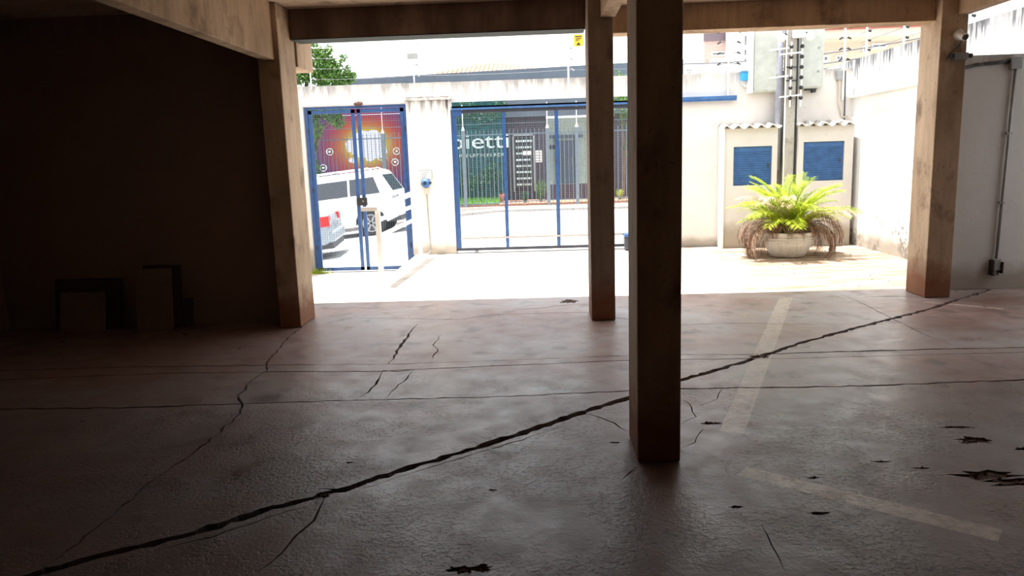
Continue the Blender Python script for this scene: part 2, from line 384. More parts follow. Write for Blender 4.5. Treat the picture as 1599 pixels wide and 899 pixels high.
L([(652,505),(645,512),(632,530),(615,555),(607,569)], .032, True, .012)
L([(598,578),(592,590),(580,605),(575,612),(552,624)], .02, True, .014)
L([(598,578),(620,579.5),(647,577)], .03, True, .012)
L([(645,579),(636,590),(622,600),(610,612),(604,622)], .012, True, .02)
L([(690,522),(681,532),(676,538),(683,548),(672,563)], .012, True, .018)
L([(1300,455),(1310,458),(1340,470),(1390,495),(1440,520),(1500,543),(1560,562)], .012, True, .006)
L([(560,764),(640,738),(700,720),(760,702),(830,680),(880,664)], .009, True, .012)
L([(240,858),(330,838),(420,806),(480,790)], .01, True, .012)
L([(905,640),(880,652),(840,668)], .008, True, .01)
L([(510,770),(500,790),(490,812),(462,835),(440,862),(400,893)], .016, True, .014)
L([(982,673),(960,660),(935,650),(905,642)], .012, True, .012)
L([(995,728),(983,737),(970,748)], .014, True, .01)
L([(1065,622),(1080,635),(1087,650),(1063,662)], .01, True, .012)
L([(1060,700),(1085,690),(1100,668)], .006, True, .01)
L([(480,480),(540,482),(552,479),(610,484)], .01, True, .012)
L([(790,487),(805,483),(840,481),(880,476),(920,472)], .014, True, .01)
L([(1350,463),(1390,462),(1430,462)], .03, True, .012)
L([(1190,820),(1205,850),(1225,890)], .008, True, .01)
L([(1130,604),(1120,622),(1090,635)], .006, True, .01)
blobs = [(1520,686,.10,.05),(1495,666,.09,.015),(1545,742,.16,.06),(1590,752,.15,.04),(720,888,.05,.025),(752,886,.04,.03),(888,470,.10,.10),(505,772,.035,.03),(1188,556,.07,.05),(1110,660,.06,.02),(1440,730,.05,.01),(1280,800,.05,.015),(1150,790,.03,.012),(1600,700,.05,.02),(770,764,.02,.01),(545,722,.02,.012),(960,690,.03,.012),(1375,720,.05,.012),(1270,745,.03,.01)]
YF0, YF1 = -7.98, 8.1
quads = []; V2 = []; E2 = []
def addpoly(P):
    o = len(V2); V2.extend(P); n = len(P); E2.extend([(o+i, o+(i+1) % n) for i in range(n)])
addpoly([Vector((XE0, YF0)), Vector((7.98, YF0)), Vector((7.98, YF1)), Vector((XE0, YF1))])
def clampxy(p): return Vector((min(max(p.x, XE0+.005), 7.97), min(max(p.y, YF0+.01), YF1-.004)))
for i, (P, w, tp) in enumerate(lines):
    rr = random.Random(i); n = len(P); Lf = []; Rg = []
    for k in range(n):
        d = (P[min(k+1, n-1)]-P[max(k-1, 0)]).normalized(); nn = Vector((-d.y, d.x))
        ww = w/2*(rr.uniform(.55, 1.15))
        if tp: ww *= min(1, .12+1.6*min(k, n-1-k)/max(1, n-1)*2)
        Lf.append(clampxy(P[k]+nn*ww)); Rg.append(clampxy(P[k]-nn*ww*rr.uniform(.6, 1.2)))
    addpoly(Lf+Rg[::-1])
    for k in range(n-1): quads.append((Lf[k], Lf[k+1], Rg[k+1], Rg[k]))
bl = []
for i, (x, y, rx, ry) in enumerate(blobs):
    c = fl(x, y).xy; rr = random.Random(50+i); n = 18
    P = [clampxy(c+Vector((math.cos(a)*rx*q, math.sin(a)*ry*q))) for a, q in ((2*math.pi*k/n, rr.uniform(.5, 1.25)) for k in range(n))]
    addpoly(P)
    for k in range(n): bl.append((c, P[k], P[(k+1) % n]))
res = delaunay_2d_cdt(V2, E2, [], 0, 1e-5)
vv, ee, ff, oe = res[0], res[1], res[2], res[4]
def inpoly(p, q):
    s = None
    n = len(q); c = False; j = n-1
    for i in range(n):
        if (q[i].y > p.y) != (q[j].y > p.y) and p.x < (q[j].x-q[i].x)*(p.y-q[i].y)/(q[j].y-q[i].y)+q[i].x: c = not c
        j = i
    return c
cells = {}
for q in quads+bl:
    x0 = int(min(v.x for v in q)*4//1); x1 = int(max(v.x for v in q)*4//1); y0 = int(min(v.y for v in q)*4//1); y1 = int(max(v.y for v in q)*4//1)
    for a in range(x0, x1+1):
        for b_ in range(y0, y1+1): cells.setdefault((a, b_), []).append(q)
con = set()
for i, e in enumerate(ee):
    if oe[i]: con.add(tuple(sorted(e)))
void = []
for f in ff:
    c = (vv[f[0]]+vv[f[1]]+vv[f[2]])/3
    void.append(any(inpoly(c, q) for q in cells.get((int(c.x*4//1), int(c.y*4//1)), ())))
e2f = {}
for i, f in enumerate(ff):
    for k in range(3): e2f.setdefault(tuple(sorted((f[k], f[(k+1) % 3]))), []).append(i)
comp = [-1]*len(ff); nc = 0
for i in range(len(ff)):
    if comp[i] >= 0 or void[i]: continue
    st = [i]; comp[i] = nc
    while st:
        q = st.pop(); f = ff[q]
        for k in range(3):
            for j in e2f[tuple(sorted((f[k], f[(k+1) % 3])))]:
                if comp[j] < 0 and not void[j]: comp[j] = nc; st.append(j)
    nc += 1
floor = struct('floor', box(-5.5, 8, -8, 8.1, -.25, -.028), 'joint_dirt')
crumbs = MB(); TH = -.029
for c in range(nc):
    fs = [ff[i] for i in range(len(ff)) if comp[i] == c]
    area = sum(abs((vv[f[1]]-vv[f[0]]).cross(vv[f[2]]-vv[f[0]]))/2 for f in fs)
    dz = random.Random(c*7+1).uniform(-.003, .0)
    idx = {}; mb = MB() if area > .004 else crumbs; o = len(mb.v)
    top = []
    for f in fs:
        for q in f:
            if q not in idx: idx[q] = len(idx)
    vsl = sorted(idx, key=idx.get)
    if area < .004: dz = -.008
    n = len(vsl)
    vs = [(vv[q].x, vv[q].y, dz) for q in vsl]+[(vv[q].x, vv[q].y, TH) for q in vsl]
    fcs = [tuple(idx[q] for q in f) for f in fs]
    for f in fs:
        for k in range(3):
            a, b_ = f[k], f[(k+1) % 3]
            if sum(1 for j in e2f[tuple(sorted((a, b_)))] if comp[j] == c) == 1:
                fcs.append((idx[a], idx[b_], idx[b_]+n, idx[a]+n))
    mb.add(vs, fcs)
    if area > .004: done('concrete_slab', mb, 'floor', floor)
if crumbs.v: done('concrete_crumbs', crumbs, 'floor', floor, kind='stuff')
# rubble in the wide crack and the potholes
rb = MB(); rr = random.Random(3)
def pebble(mb, x, y, z, r, rr):
    vs = [(x+r*rr.uniform(.7, 1.3)*dx, y+r*rr.uniform(.7, 1.3)*dy, z+r*.7*rr.uniform(.7, 1.3)*dz_) for dx, dy, dz_ in ((1,0,0),(-1,0,0),(0,1,0),(0,-1,0),(0,0,1),(0,0,-1))]
    mb.add(vs, [(0,2,4),(2,1,4),(1,3,4),(3,0,4),(2,0,5),(1,2,5),(3,1,5),(0,3,5)])
for P, w, tp in (lines[4],):
    for a, b_ in zip(P[:-1], P[1:]):
        for k in range(9):
            q = a.lerp(b_, rr.random()); d = (b_-a).normalized(); nn = Vector((-d.y, d.x))
            q = q+nn*rr.uniform(-.4, .4)*w; pebble(rb, q.x, q.y, -.024+rr.uniform(0, .006), rr.uniform(.004, .009), rr)
for (x, y, rx, ry) in blobs:
    c = fl(x, y)
    for k in range(int(900*rx*ry/.02**.5*.2)+6):
        pebble(rb, c.x+rr.uniform(-.8, .8)*rx, c.y+rr.uniform(-.8, .8)*ry, -.010+rr.uniform(0, .008), rr.uniform(.004, .012), rr)
bed = MB()
for i, (x, y, rx, ry) in enumerate(blobs):
    c = fl(x, y); k_ = len(bed.v)
    bed.add([(c.x+math.cos(2*math.pi*k/14)*rx*1.35, c.y+math.sin(2*math.pi*k/14)*ry*1.35, -.009) for k in range(14)]+[(c.x, c.y, -.014)], [(k, (k+1) % 14, 14) for k in range(14)])
M['pit'] = plain('pothole_grit', (.15, .09, .07), .95, var=.35, scale=60)
done('pothole_bed', bed, 'pit', floor, kind='stuff')
done('crack_rubble', rb, 'joint_dirt', floor, kind='stuff')

# columns
def column(x0, x1, y0, y1, label, mat='column', z1=ZC):
    mb = MB(); n = 22
    return done('concrete_column', box(x0, x1, y0, y1, 0, z1), mat, loc=((x0+x1)/2, (y0+y1)/2, 0), bevel=.008, label=label, cat='column')
column(-2.48, -2.28, 6.86, 7.32, 'square concrete column at the left edge of the sunny opening, next to the dark wall')
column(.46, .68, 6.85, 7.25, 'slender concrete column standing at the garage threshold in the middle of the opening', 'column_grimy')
column(.455, .665, 3.54, 3.9, 'tallest and nearest dark concrete column, standing on the cracked floor')
rc = column(3.84, 4.09, 7.55, 7.95, 'tan concrete column on the right carrying the round security camera')
# beams
def beam(mb, mat, label, loc): return done('concrete_beam', mb, mat, loc=loc, bevel=.006, label=label, cat='beam')
beam(box(-2.44, -2.325, -8, 6.855, 2.44, ZC), 'beam', 'deep tan concrete beam running overhead to the left column', (-2.36, 3, 2.44))
beam(box(.57, .70, -8, 6.845, 2.69, ZC), 'beam', 'shallow concrete beam ending on the slender middle column', (.63, 3, 2.69))
beam(box(3.98, 4.10, -8, 7.545, 2.71, ZC), 'beam', 'concrete beam running overhead to the column with the camera', (4.04, 3, 2.71))
gb_ = beam(box(-2.28, .459, 7.2, 7.45, 2.665, ZC), 'beam_dark', 'dark concrete lintel beam over the left opening', (-.9, 7.3, 2.66))
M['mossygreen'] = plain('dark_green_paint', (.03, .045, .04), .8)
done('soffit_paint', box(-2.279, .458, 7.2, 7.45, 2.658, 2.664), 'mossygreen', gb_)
beam(box(.681, 3.839, 7.66, 7.9, 2.68, ZC), 'beam', 'brown concrete lintel beam over the right opening', (2.3, 7.8, 2.68))
beam(box(-2.47, -2.262, 7.325, 7.82, 2.43, ZC), 'column', 'short sunlit concrete beam stub behind the left column', (-2.35, 7.5, 2.42))

# boards leaning on the dark wall
def lean(x0, x1, y0, y1, z0, z1, th, mat, label):
    # foot at y0, head at y1
    mb = MB(); mb.add([(x0,y0,z0),(x1,y0,z0),(x1,y0+th,z0),(x0,y0+th,z0),(x0,y1,z1),(x1,y1,z1),(x1,y1+th,z1),(x0,y1+th,z1)],
                      [(0,3,2,1),(4,5,6,7),(0,1,5,4),(1,2,6,5),(2,3,7,6),(3,0,4,7)])
    return mb
def board(mb, mat, label, loc): return done('leaning_board', mb, mat, loc=loc, bevel=.003, label=label, cat='board')
board(lean(-4.74, -4.09, 6.98, 7.07, 0, .48, .04, 'boarddark', ''), 'boarddark', 'wide dark board leaning on the dark wall behind the smaller square panel', (-4.4, 7.0, 0))
board(lean(-4.63, -4.19, 6.87, 6.96, 0, .37, .02, 'board', ''), 'board', 'square pale panel leaning in front of the wide dark board', (-4.4, 6.88, 0))
board(lean(-3.86, -3.48, 6.98, 7.075, 0, .60, .02, 'boarddark', ''), 'boarddark', 'thin dark board behind the tall pale panel on the dark wall', (-3.67, 7.0, 0))
board(lean(-3.87, -3.52, 6.87, 6.955, 0, .58, .02, 'board', ''), 'board', 'tall narrow pale panel leaning on the dark wall', (-3.7, 6.88, 0))
board(lean(-3.47, -3.4, 7.02, 7.08, 0, .27, .025, 'boarddark', ''), 'boarddark', 'short dark offcut standing right of the tall pale panel', (-3.44, 7.05, 0))

# security camera and conduit on right column / low wall
t_ = thing('security_camera', 'round white security camera fixed high on the tan right column', 'camera', (4.0, 7.54, 2.5))
done('bracket', MB().tube([(4.0, 7.548, 2.525), (4.0, 7.52, 2.525)], .05, 16), 'whitepaint', t_)
done('body', MB().tube([(3.99, 7.53, 2.53), (4.01, 7.44, 2.49)], [.034, .036], 14), 'whitepaint', t_)
done('lens', MB().tube([(4.01, 7.445, 2.49), (4.012, 7.432, 2.487)], .025, 14), 'black', t_)
done('cable', MB().tube([(4.03, 7.53, 2.47), (4.0, 7.53, 2.42), (3.93, 7.54, 2.36), (3.90, 7.545, 2.31), (3.91, 7.545, 2.30)], .004, 6), 'darkwire', t_)
t_ = thing('conduit_box', 'grey conduit box on the tan right column below the security camera', 'electrical box', (4.02, 7.54, 2.33))
done('box', box(3.955, 4.085, 7.5, 7.548, 2.3, 2.36), 'greymetal', t_, bevel=.004)
done('connector', MB().tube([(4.085, 7.52, 2.33), (4.125, 7.52, 2.33)], .022, 10), 'black', t_)
done('stub', MB().tube([(3.955, 7.52, 2.33), (3.93, 7.52, 2.33)], .026, 10), 'darkmetal', t_)
t_ = thing('wall_conduit', 'grey steel conduit running down the low grey wall to a small box', 'conduit', (4.77, 7.95, .18))
done('hose', MB().tube([(4.11, 7.6, 2.32), (4.16, 7.8, 2.24), (4.24, 7.93, 2.25), (4.4, 7.94, 2.285), (4.6, 7.94, 2.30), (4.74, 7.94, 2.31)], .018, 8), 'black', t_, smooth=True)
done('junction_box', box(4.73, 4.84, 7.905, 7.958, 2.23, 2.345), 'greymetal', t_, bevel=.005)
done('pipe', MB().tube([(4.79, 7.935, 2.23), (4.745, 7.935, .32)], .015, 10), 'greymetal', t_, smooth=True)
done('lower_box', box(4.70, 4.78, 7.9, 7.958, .2, .32), 'greymetal', t_, bevel=.005)
done('cover_flap', box(4.685, 4.70, 7.88, 7.955, .15, .31), 'black', t_)
done('cover_flap', box(4.78, 4.795, 7.88, 7.955, .17, .29), 'black', t_)
done('loose_wires', MB().tube([(4.72, 7.93, .2), (4.71, 7.92, .14), (4.74, 7.92, .15)], .007, 6).tube([(4.76, 7.93, .2), (4.77, 7.92, .15), (4.75, 7.92, .16)], .007, 6), 'darkwire', t_)
for x, z in ((4.45, 2.29), (4.775, 1.6), (4.757, .9)):
    done('pipe_clip', MB().box(x-.025, x+.025, 7.925, 7.958, z-.012, z+.012), 'greymetal', t_)

# ================================================================== YARD
def sz(x): return -.02 if x > -1.5 else -.02+.1*(x+1.5)
XR = -2.05
yd = MB()
yd.add([(XR,8.1,-.005),(5,8.1,-.005),(5,12.44,0),(XR,12.3,0),(XR,8.1,-.4),(5,8.1,-.4),(5,12.44,-.4),(XR,12.3,-.4)],
       [(0,1,2,3),(0,3,7,4),(0,4,5,1),(1,5,6,2),(2,6,7,3)])
struct('floor_yard', yd, 'yard')
rp = MB().add([(-4,8.1,-.005),(XR,8.1,-.005),(XR,9.2,-.005),(-4,9.2,-.005),(XR,12.3,-.275),(-4,12.3,-.275),(XR,12.5,-.28),(-4,12.5,-.28)],
              [(0,1,2,3),(3,2,4,5),(5,4,6,7)])
struct('floor_ramp', rp, 'yard')
# rough chunks of broken concrete and weeds
cb = MB(); rr = random.Random(8)
for k in range(90):
    x, y = (rr.uniform(2.9, 4.8), rr.uniform(8.3, 12)) if k % 2 else (rr.uniform(-1.9, 4.5), rr.uniform(8.3, 12))
    pebble(cb, x, y, .002, rr.uniform(.005, .016), rr)
tag(done('loose_gravel', cb, 'yard'), 'small loose bits of concrete scattered over the sunlit yard', 'gravel', kind='stuff')

# street wall
FY0, FY1 = 12.3, 12.45
struct('wall_front', MB().box(-4, -3.78, FY0, FY1, -.3, 2.755).box(-3.78, -2.09, FY0, FY1, 2.44, 2.755).box(-1.38, 2.0, FY0, FY1, 2.44, 2.745)
       .box(2.0, 4.95, FY0, FY1, 0, 2.735).box(-2.09, -1.38, FY0, FY1, -.02, 2.75), 'front')
pl = struct('wall_pillar', MB().box(-2.09, -1.38, 12.22, 12.299, 0, 2.47), 'pillarw')
struct('cap', box(-2.11, -1.36, 12.2, 12.299, 2.47, 2.51), 'fibro', pl)
struct('wall_right_yard', MB().box(4.95, 5.1, 8.1, 14.5, -.05, 2.28).box(5.0, 5.1, 8.1, 14.5, 2.28, 2.87), 'rightw')
struct('trim_1', MB().box(4.9, 5.02, 8.1, 14.5, 2.28, 2.31), 'whitepaint')
struct('wall_left_yard', box(-4.15, -4.0, 7.32, 12.45, -.3, 2.75), 'front')
# wall-top grime tufts
tf = MB(); tf2 = MB(); rr = random.Random(4)
for k in range(260):
    x = rr.uniform(-2.09, -1.4) if k < 90 else rr.uniform(-4, 3.2); y = rr.uniform(12.23, 12.28) if k < 90 else rr.uniform(12.31, 12.42); z = 2.512 if k < 90 else 2.75
    pebble(tf if k < 90 else tf2, x, y, z+.006, rr.uniform(.004, .014), rr)
tag(done('pillar_moss', tf, 'joint_dirt'), 'dark dry moss and grit on the cap of the cream pillar', 'moss', kind='stuff')
tag(done('wall_moss', tf2, 'joint_dirt'), 'dark dry grit along the top of the street wall', 'moss', kind='stuff')
wd = MB()
for k in range(120):
    x = -3.75+abs(rr.gauss(0, .12)); y = 12.1+rr.gauss(0, .06); z0 = -.26; a = rr.uniform(0, 6.28); h = rr.uniform(.04, .12)
    wd.add([(x-.006*math.sin(a), y+.006*math.cos(a), z0), (x+.006*math.sin(a), y-.006*math.cos(a), z0), (x+.04*math.cos(a), y+.04*math.sin(a), z0+h)], [(0,1,2)])
tag(done('weeds', wd, 'palm'), 'green weeds growing at the foot of the blue double gate', 'weeds', kind='stuff')

# pedestrian gate
def meshpanel(x0, x1, y, z0, z1, step, r, mb):
    r = r*.72
    n = int((x1-x0)/step); m_ = int((z1-z0)/step)
    for i in range(1, n): mb.box(x0+(x1-x0)*i/n-r, x0+(x1-x0)*i/n+r, y-r, y+r, z0, z1)
    for i in range(1, m_): mb.box(x0, x1, y+r, y+3*r, z0+(z1-z0)*i/m_-r, z0+(z1-z0)*i/m_+r)
    return mb
GY = 12.37
pg = thing('pedestrian_gate', 'tall blue double gate with wire mesh at the foot of the ramp', 'gate', (-2.93, GY, -.27))
for x in (-3.74, -2.125):
    done('gate_post', box(x-.025, x+.025, GY-.03, GY+.03, -.27, 2.39), 'blue', pg)
done('gate_lintel', box(-3.765, -2.10, GY-.03, GY+.03, 2.39, 2.43), 'blue', pg)
for (x0, x1) in ((-3.71, -2.955), (-2.915, -2.155)):
    lf = done('gate_leaf', MB().box(x0, x0+.055, GY-.02, GY+.02, -.25, 2.375).box(x1-.055, x1, GY-.02, GY+.02, -.25, 2.375)
              .box(x0, x1, GY-.02, GY+.02, 2.32, 2.375).box(x0, x1, GY-.02, GY+.02, -.25, -.195), 'blue', pg)
    done('wire_mesh', meshpanel(x0+.05, x1-.05, GY, -.2, 2.33, .037, .0021, MB()), 'wire', lf, kind='stuff')
    for z in (.15, 1.1, 2.05):
        xh = x0-.01 if x0 < -3 else x1+.01
        done('hinge', MB().tube([(xh, GY-.03, z-.04), (xh, GY-.03, z+.04)], .012, 8), 'darkmetal', lf)
lk = done('lock_box', box(-3.0, -2.83, GY-.07, GY-.022, .83, .96), 'black', pg, bevel=.004)
done('keyhole', MB().tube([(-2.89, GY-.072, .9), (-2.89, GY-.078, .9)], .013, 10), 'greymetal', lk)
done('bolt_handle', MB().tube([(-2.93, GY-.05, .8), (-2.83, GY-.05, .8), (-2.83, GY-.09, .8)], .008, 8), 'blue', pg)
lump = MB(); bm = bmesh.new(); bmesh.ops.create_icosphere(bm, subdivisions=3, radius=1)
for v in bm.verts:
    q = v.co; n_ = 1+.25*noise.noise(q*1.7)
    lump.v.append(Vector((-2.86+q.x*.075*n_, 12.29+q.y*.05*n_, 2.455+q.z*.035*n_)))
lump.f = [[v.index for v in f.verts] for f in bm.faces]; bm.free()
done('nest', lump, 'brownlump', loc=(-2.86, 12.29, 2.43), smooth=True, label='dark brown lump like a wasp nest on the edge above the blue double gate', cat='nest')

# sliding gate
GS = 12.27
sg = thing('sliding_gate', 'wide blue sliding vehicle gate of wire mesh panels between the pillar and the cream wall', 'gate', (.3, GS, .02))
done('guide_rail', MB().box(-1.36, 3.13, 12.2, 12.298, 2.33, 2.355).box(2.0, 3.13, 12.19, 12.2, 2.325, 2.375).box(-1.36, 3.13, 12.2, 12.212, 2.3, 2.355), 'blue2', sg)
for x, w in ((-1.34, .09), (-.535, .055), (.305, .06), (1.13, .055), (1.93, .06)):
    done('gate_post', box(x-w/2, x+w/2, GS-.02, GS+.02, .05, 2.30), 'blue', sg)
done('top_bar', box(-1.38, 1.96, GS-.022, GS+.022, 2.245, 2.30), 'darkmetal', sg)
done('bottom_bar', box(-1.38, 1.96, GS-.022, GS+.022, .04, .085), 'darkmetal', sg)
done('cross_bar', box(-1.3, 1.9, GS-.04, GS-.022, .235, .262), 'kerb', sg)
for x0, x1 in ((-1.29, -.56), (-.505, .275), (.335, 1.1), (1.16, 1.9)):
    done('wire_mesh', meshpanel(x0, x1, GS, .08, 2.25, .037, .0021, MB()), 'wire', sg, kind='stuff')
for x in (-1.05, 1.5):
    done('wheel', MB().tube([(x, GS-.02, .03), (x, GS+.02, .03)], .035, 14), 'greymetal', sg)
done('latch_plate', box(-1.37, -1.2, 12.235, 12.25, 2.20, 2.31), 'blue', sg)
done('gate_track', box(-1.38, 4.4-1.3, GS-.012, GS+.012, -.004, .012), 'greymetal', loc=(.9, GS, 0), label='thin steel floor track under the wide sliding gate', cat='track')
mt = thing('gate_motor', 'dark box of the gate motor low behind the two middle columns', 'motor', (1.55, 12.1, 0))
done('housing', box(1.35, 1.75, 11.98, 12.2, .02, .22), 'darkmetal', mt, bevel=.02)
done('lid', box(1.34, 1.76, 11.97, 12.21, .22, .27), 'blue', mt, bevel=.01)

# handrail
hr = thing('handrail', 'white tubular handrail with three bars at the edge of the ramp', 'handrail', (-1.95, 10.4, 0))
for (y, x) in ((9.12, -1.975), (11.66, -1.885)):
    done('post', box(x-.028, x+.028, y-.028, y+.028, -.003, 1.06 if y > 10 else .97), 'whitepaint', hr)
done('rail', MB().bar((-1.985, 8.98, .965), (-1.88, 11.75, 1.06), .075, .05), 'whitepaint', hr)
done('rail', MB().bar((-1.975, 9.14, .82), (-1.886, 11.64, .86), .03, .05), 'whitepaint', hr)
done('rail', MB().bar((-1.975, 9.14, .62), (-1.886, 11.64, .65), .03, .045), 'whitepaint', hr)
done('end_return', MB().bar((-1.985, 9.0, .965), (-2.14, 9.0, .965), .05, .05), 'whitepaint', hr)
# bell + notice on pillar
nt = thing('notice_plate', 'small white notice with grey text on the cream pillar above the blue bell', 'sign', (-1.83, 12.215, 1.3))
done('plate', box(-1.92, -1.73, 12.205, 12.219, 1.235, 1.365), 'signwhite', nt)
done('plate_edge', MB().box(-1.925, -1.725, 12.21, 12.2195, 1.36, 1.37).box(-1.73, -1.72, 12.21, 12.2195, 1.235, 1.365), 'greymetal', nt)
tl = MB(); rr = random.Random(5)
for z, n_ in ((1.33, 12), (1.305, 11), (1.278, 9), (1.255, 6)):
    x = -1.895
    for k in range(n_):
        w = rr.uniform(.004, .009); tl.box(x, x+w, 12.2035, 12.205, z-.004, z+.004); x += w+.004
done('text', tl, 'ink', nt)
be = thing('siren_bell', 'round blue bell on the cream pillar with a thin conduit below', 'bell', (-1.83, 12.2, 1.17))
done('bell', MB().tube([(-1.83, 12.218, 1.165), (-1.83, 12.16, 1.165), (-1.83, 12.12, 1.165)], [.075, .07, .04], 18), 'blue2', be, smooth=False)
done('cap', MB().tube([(-1.83, 12.12, 1.165), (-1.83, 12.105, 1.165)], .022, 10), 'black', be)
done('side_knob', box(-1.76, -1.735, 12.15, 12.2, 1.15, 1.185), 'black', be)
done('back_box', box(-1.855, -1.79, 12.175, 12.218, .99, 1.09), 'farbeige', be, bevel=.004)
done('conduit', MB().tube([(-1.82, 12.2, .99), (-1.80, 12.2, .06), (-1.84, 12.18, .02), (-1.93, 12.15, .015)], .009, 8), 'greymetal', be)

# electric fence on the street wall
ef = thing('electric_fence', 'electric fence of white rods and wires along the top of the street wall', 'fence', (0, 12.38, 2.75))
rods = [(-1.94, 2.5, 3.9), (.51, 2.45, 3.9), (3.01, 2.33, 3.9), (4.79, 2.25, 3.9), (-3.6, 2.7, 3.9)]
def ins(mb, x, y, z, dx=1):
    mb.tube([(x, y, z), (x+.05*dx, y, z)], [.014, .02], 6)
    return mb
for x, z0, z1 in rods:
    rd = done('rod', MB().tube([(x, 12.27, z0), (x, 12.27, z1)], .016 if x > 0 else .011, 6), 'whitepaint', ef)
    for z in (2.86, 3.02, 3.18, 3.34):
        if x > 2: ins(ins(MB(), x, 12.27, z), x, 12.27, z, -1); 
        mb = MB(); d = .13 if 2.9 < x < 3.1 else .04
        mb.bar((x, 12.27, z+.02), (x+d, 12.27, z), .006); mb.tube([(x+d, 12.27, z+.015), (x+d+.05, 12.25, z-.012)], [.018, .012], 6)
        if 2.9 < x < 3.1 or x > 4: mb.bar((x, 12.27, z+.02), (x-d, 12.27, z), .006); mb.tube([(x-d, 12.27, z+.012), (x-d-.05, 12.25, z-.012)], [.018, .012], 6)
        done('insulator', mb, 'black' if x > 2 else 'greymetal', rd)
wi = MB()
for z in (2.86, 3.02, 3.18, 3.34):
    xs = [-3.6, -1.94, .51, 3.01, 4.79]
    for a, b_ in zip(xs[:-1], xs[1:]):
        wi.tube([(a+(b_-a)*k/8, 12.25, z-.02*(1-(k/4-1)**2)) for k in range(9)], .0028, 4)
done('wires', wi, 'greymetal', ef, kind='stuff')
sgn = thing('warning_plate', 'plain grey warning plate on a thin fence rod above the gate pillar', 'sign', (-1.94, 12.25, 3.12))
done('plate', box(-2.03, -1.86, 12.245, 12.254, 3.11, 3.2), 'fargrey', sgn)
sgn = thing('warning_sign', 'small yellow electric fence warning sign hanging beside the middle column', 'sign', (.67, 12.25, 3.2))
done('plate', box(.60, .75, 12.246, 12.254, 3.21, 3.39), 'yellow', sgn)
yt = MB().box(.625, .725, 12.243, 12.246, 3.35, 3.365)
for k in range(4): yt.box(.63, .63+.02*(4-k)+.02, 12.243, 12.246, 3.33-.014*k, 3.336-.014*k)
yt.add([(.675,12.243,3.275),(.64,12.243,3.225),(.71,12.243,3.225),(.675,12.245,3.275),(.64,12.245,3.225),(.71,12.245,3.225)], [(0,1,2),(3,5,4),(0,3,4,1),(1,4,5,2),(2,5,3,0)])
done('print', yt, 'ink', sgn)

# meter cabinets
def corr(x0, x1, y0, y1, z, amp, n, mb, drop=.05, th=.012):
    N = n*8; vs = []; fs = []
    for i in range(N+1):
        x = x0+(x1-x0)*i/N; zz = z+amp*math.sin(2*math.pi*i/8)
        for (yy, dz_) in ((y0, -drop), (y1, 0)):
            vs += [(x, yy, zz+dz_), (x, yy, zz+dz_-th)]
    for i in range(N):
        a = i*4; b_ = a+4
        fs += [(a, b_, b_+2, a+2), (a+1, a+3, b_+3, b_+1), (a, a+1, b_+1, b_), (a+2, b_+2, b_+3, a+3)]
    return mb.add(vs, fs)
def cabinet(x0, x1, label, px0, px1, pz0, pz1, amp, n):
    c = thing('meter_cabinet', label, 'cabinet', ((x0+x1)/2, 12.15, 0))
    F = 12.0
    mb = MB().box(x0, px0, F, F+.29, 0, 1.86).box(px1, x1, F, F+.29, 0, 1.86).box(px0, px1, F, F+.29, 0, pz0).box(px0, px1, F, F+.29, pz1, 1.86)
    done('masonry_body', mb, 'alcove', c)
    dr = done('blue_door', box(px0+.005, px1-.005, F+.03, F+.05, pz0+.005, pz1-.005), 'blue2', c)
    sl_ = MB(); k = 0; z = pz0+.04
    while z < pz1-.04:
        sl_.add([(px0+.03, F+.03, z), (px1-.03, F+.03, z), (px1-.03, F+.018, z-.012), (px0+.03, F+.018, z-.012)], [(0,1,2,3)]); z += .035
    done('louvre_slats', sl_, 'blue2', dr, kind='stuff')
    done('door_handle', box(px1-.06, px1-.04, F+.015, F+.03, (pz0+pz1)/2-.03, (pz0+pz1)/2+.03), 'darkmetal', dr)
    done('corrugated_roof', corr(x0-.03, x1+.03, F-.1, F+.28, 1.93, amp, n, MB()), 'fibro', c, smooth=True)
    return c
cabinet(2.9, 3.72, 'masonry meter cabinet left of the concrete pole with blue louvred door and wavy roof', 3.045, 3.64, .98, 1.58, .028, 5)
cabinet(4.04, 4.88, 'masonry meter cabinet in the wall corner right of the concrete pole, blue louvred door', 4.12, 4.745, 1.02, 1.62, .028, 5)
done('sunlit_side_strip', box(2.875, 2.899, 11.97, 12.29, 0, 1.9), 'whitepaint', loc=(2.88, 12.1, 0), label='narrow white strip with painted-in sunlight on the left flank of the left meter cabinet', cat='post')  # sunlit side face of the cabinet, its brightness put into white paint

# pole with conduits and insulator rods
up = thing('utility_pole', 'square concrete utility pole standing between the two meter cabinets', 'pole', (3.93, 12.05, 0))
done('shaft', MB().box(3.845, 3.985, 12.06, 12.2, 0, 6.5), 'pole', up)
done('edge_tube', MB().tube([(3.835, 12.06, 0), (3.835, 12.06, 4.5)], .013, 8), 'whitepaint', up)
done('cable_duct', MB().box(3.99, 4.03, 12.08, 12.16, 0, 4.5), 'greymetal', up)
done('cable_duct', MB().tube([(4.012, 12.07, 0), (4.012, 12.07, 4.5)], .009, 8), 'black', up)
done('pvc_conduit', MB().tube([(3.76, 12.16, 1.2), (3.76, 12.16, 2.6), (3.775, 12.14, 4.2)], .055, 12), 'pvc', up, smooth=True)
for z, x0 in ((3.03, 3.56), (2.96, 3.72), (2.62, 3.56), (2.33, 3.72)):
    done('bracket_arm', MB().bar((x0, 11.98, z-.02), (4.05 if x0 > 3.6 else 3.85, 12.0, z+.005), .022), 'whitepaint', up)
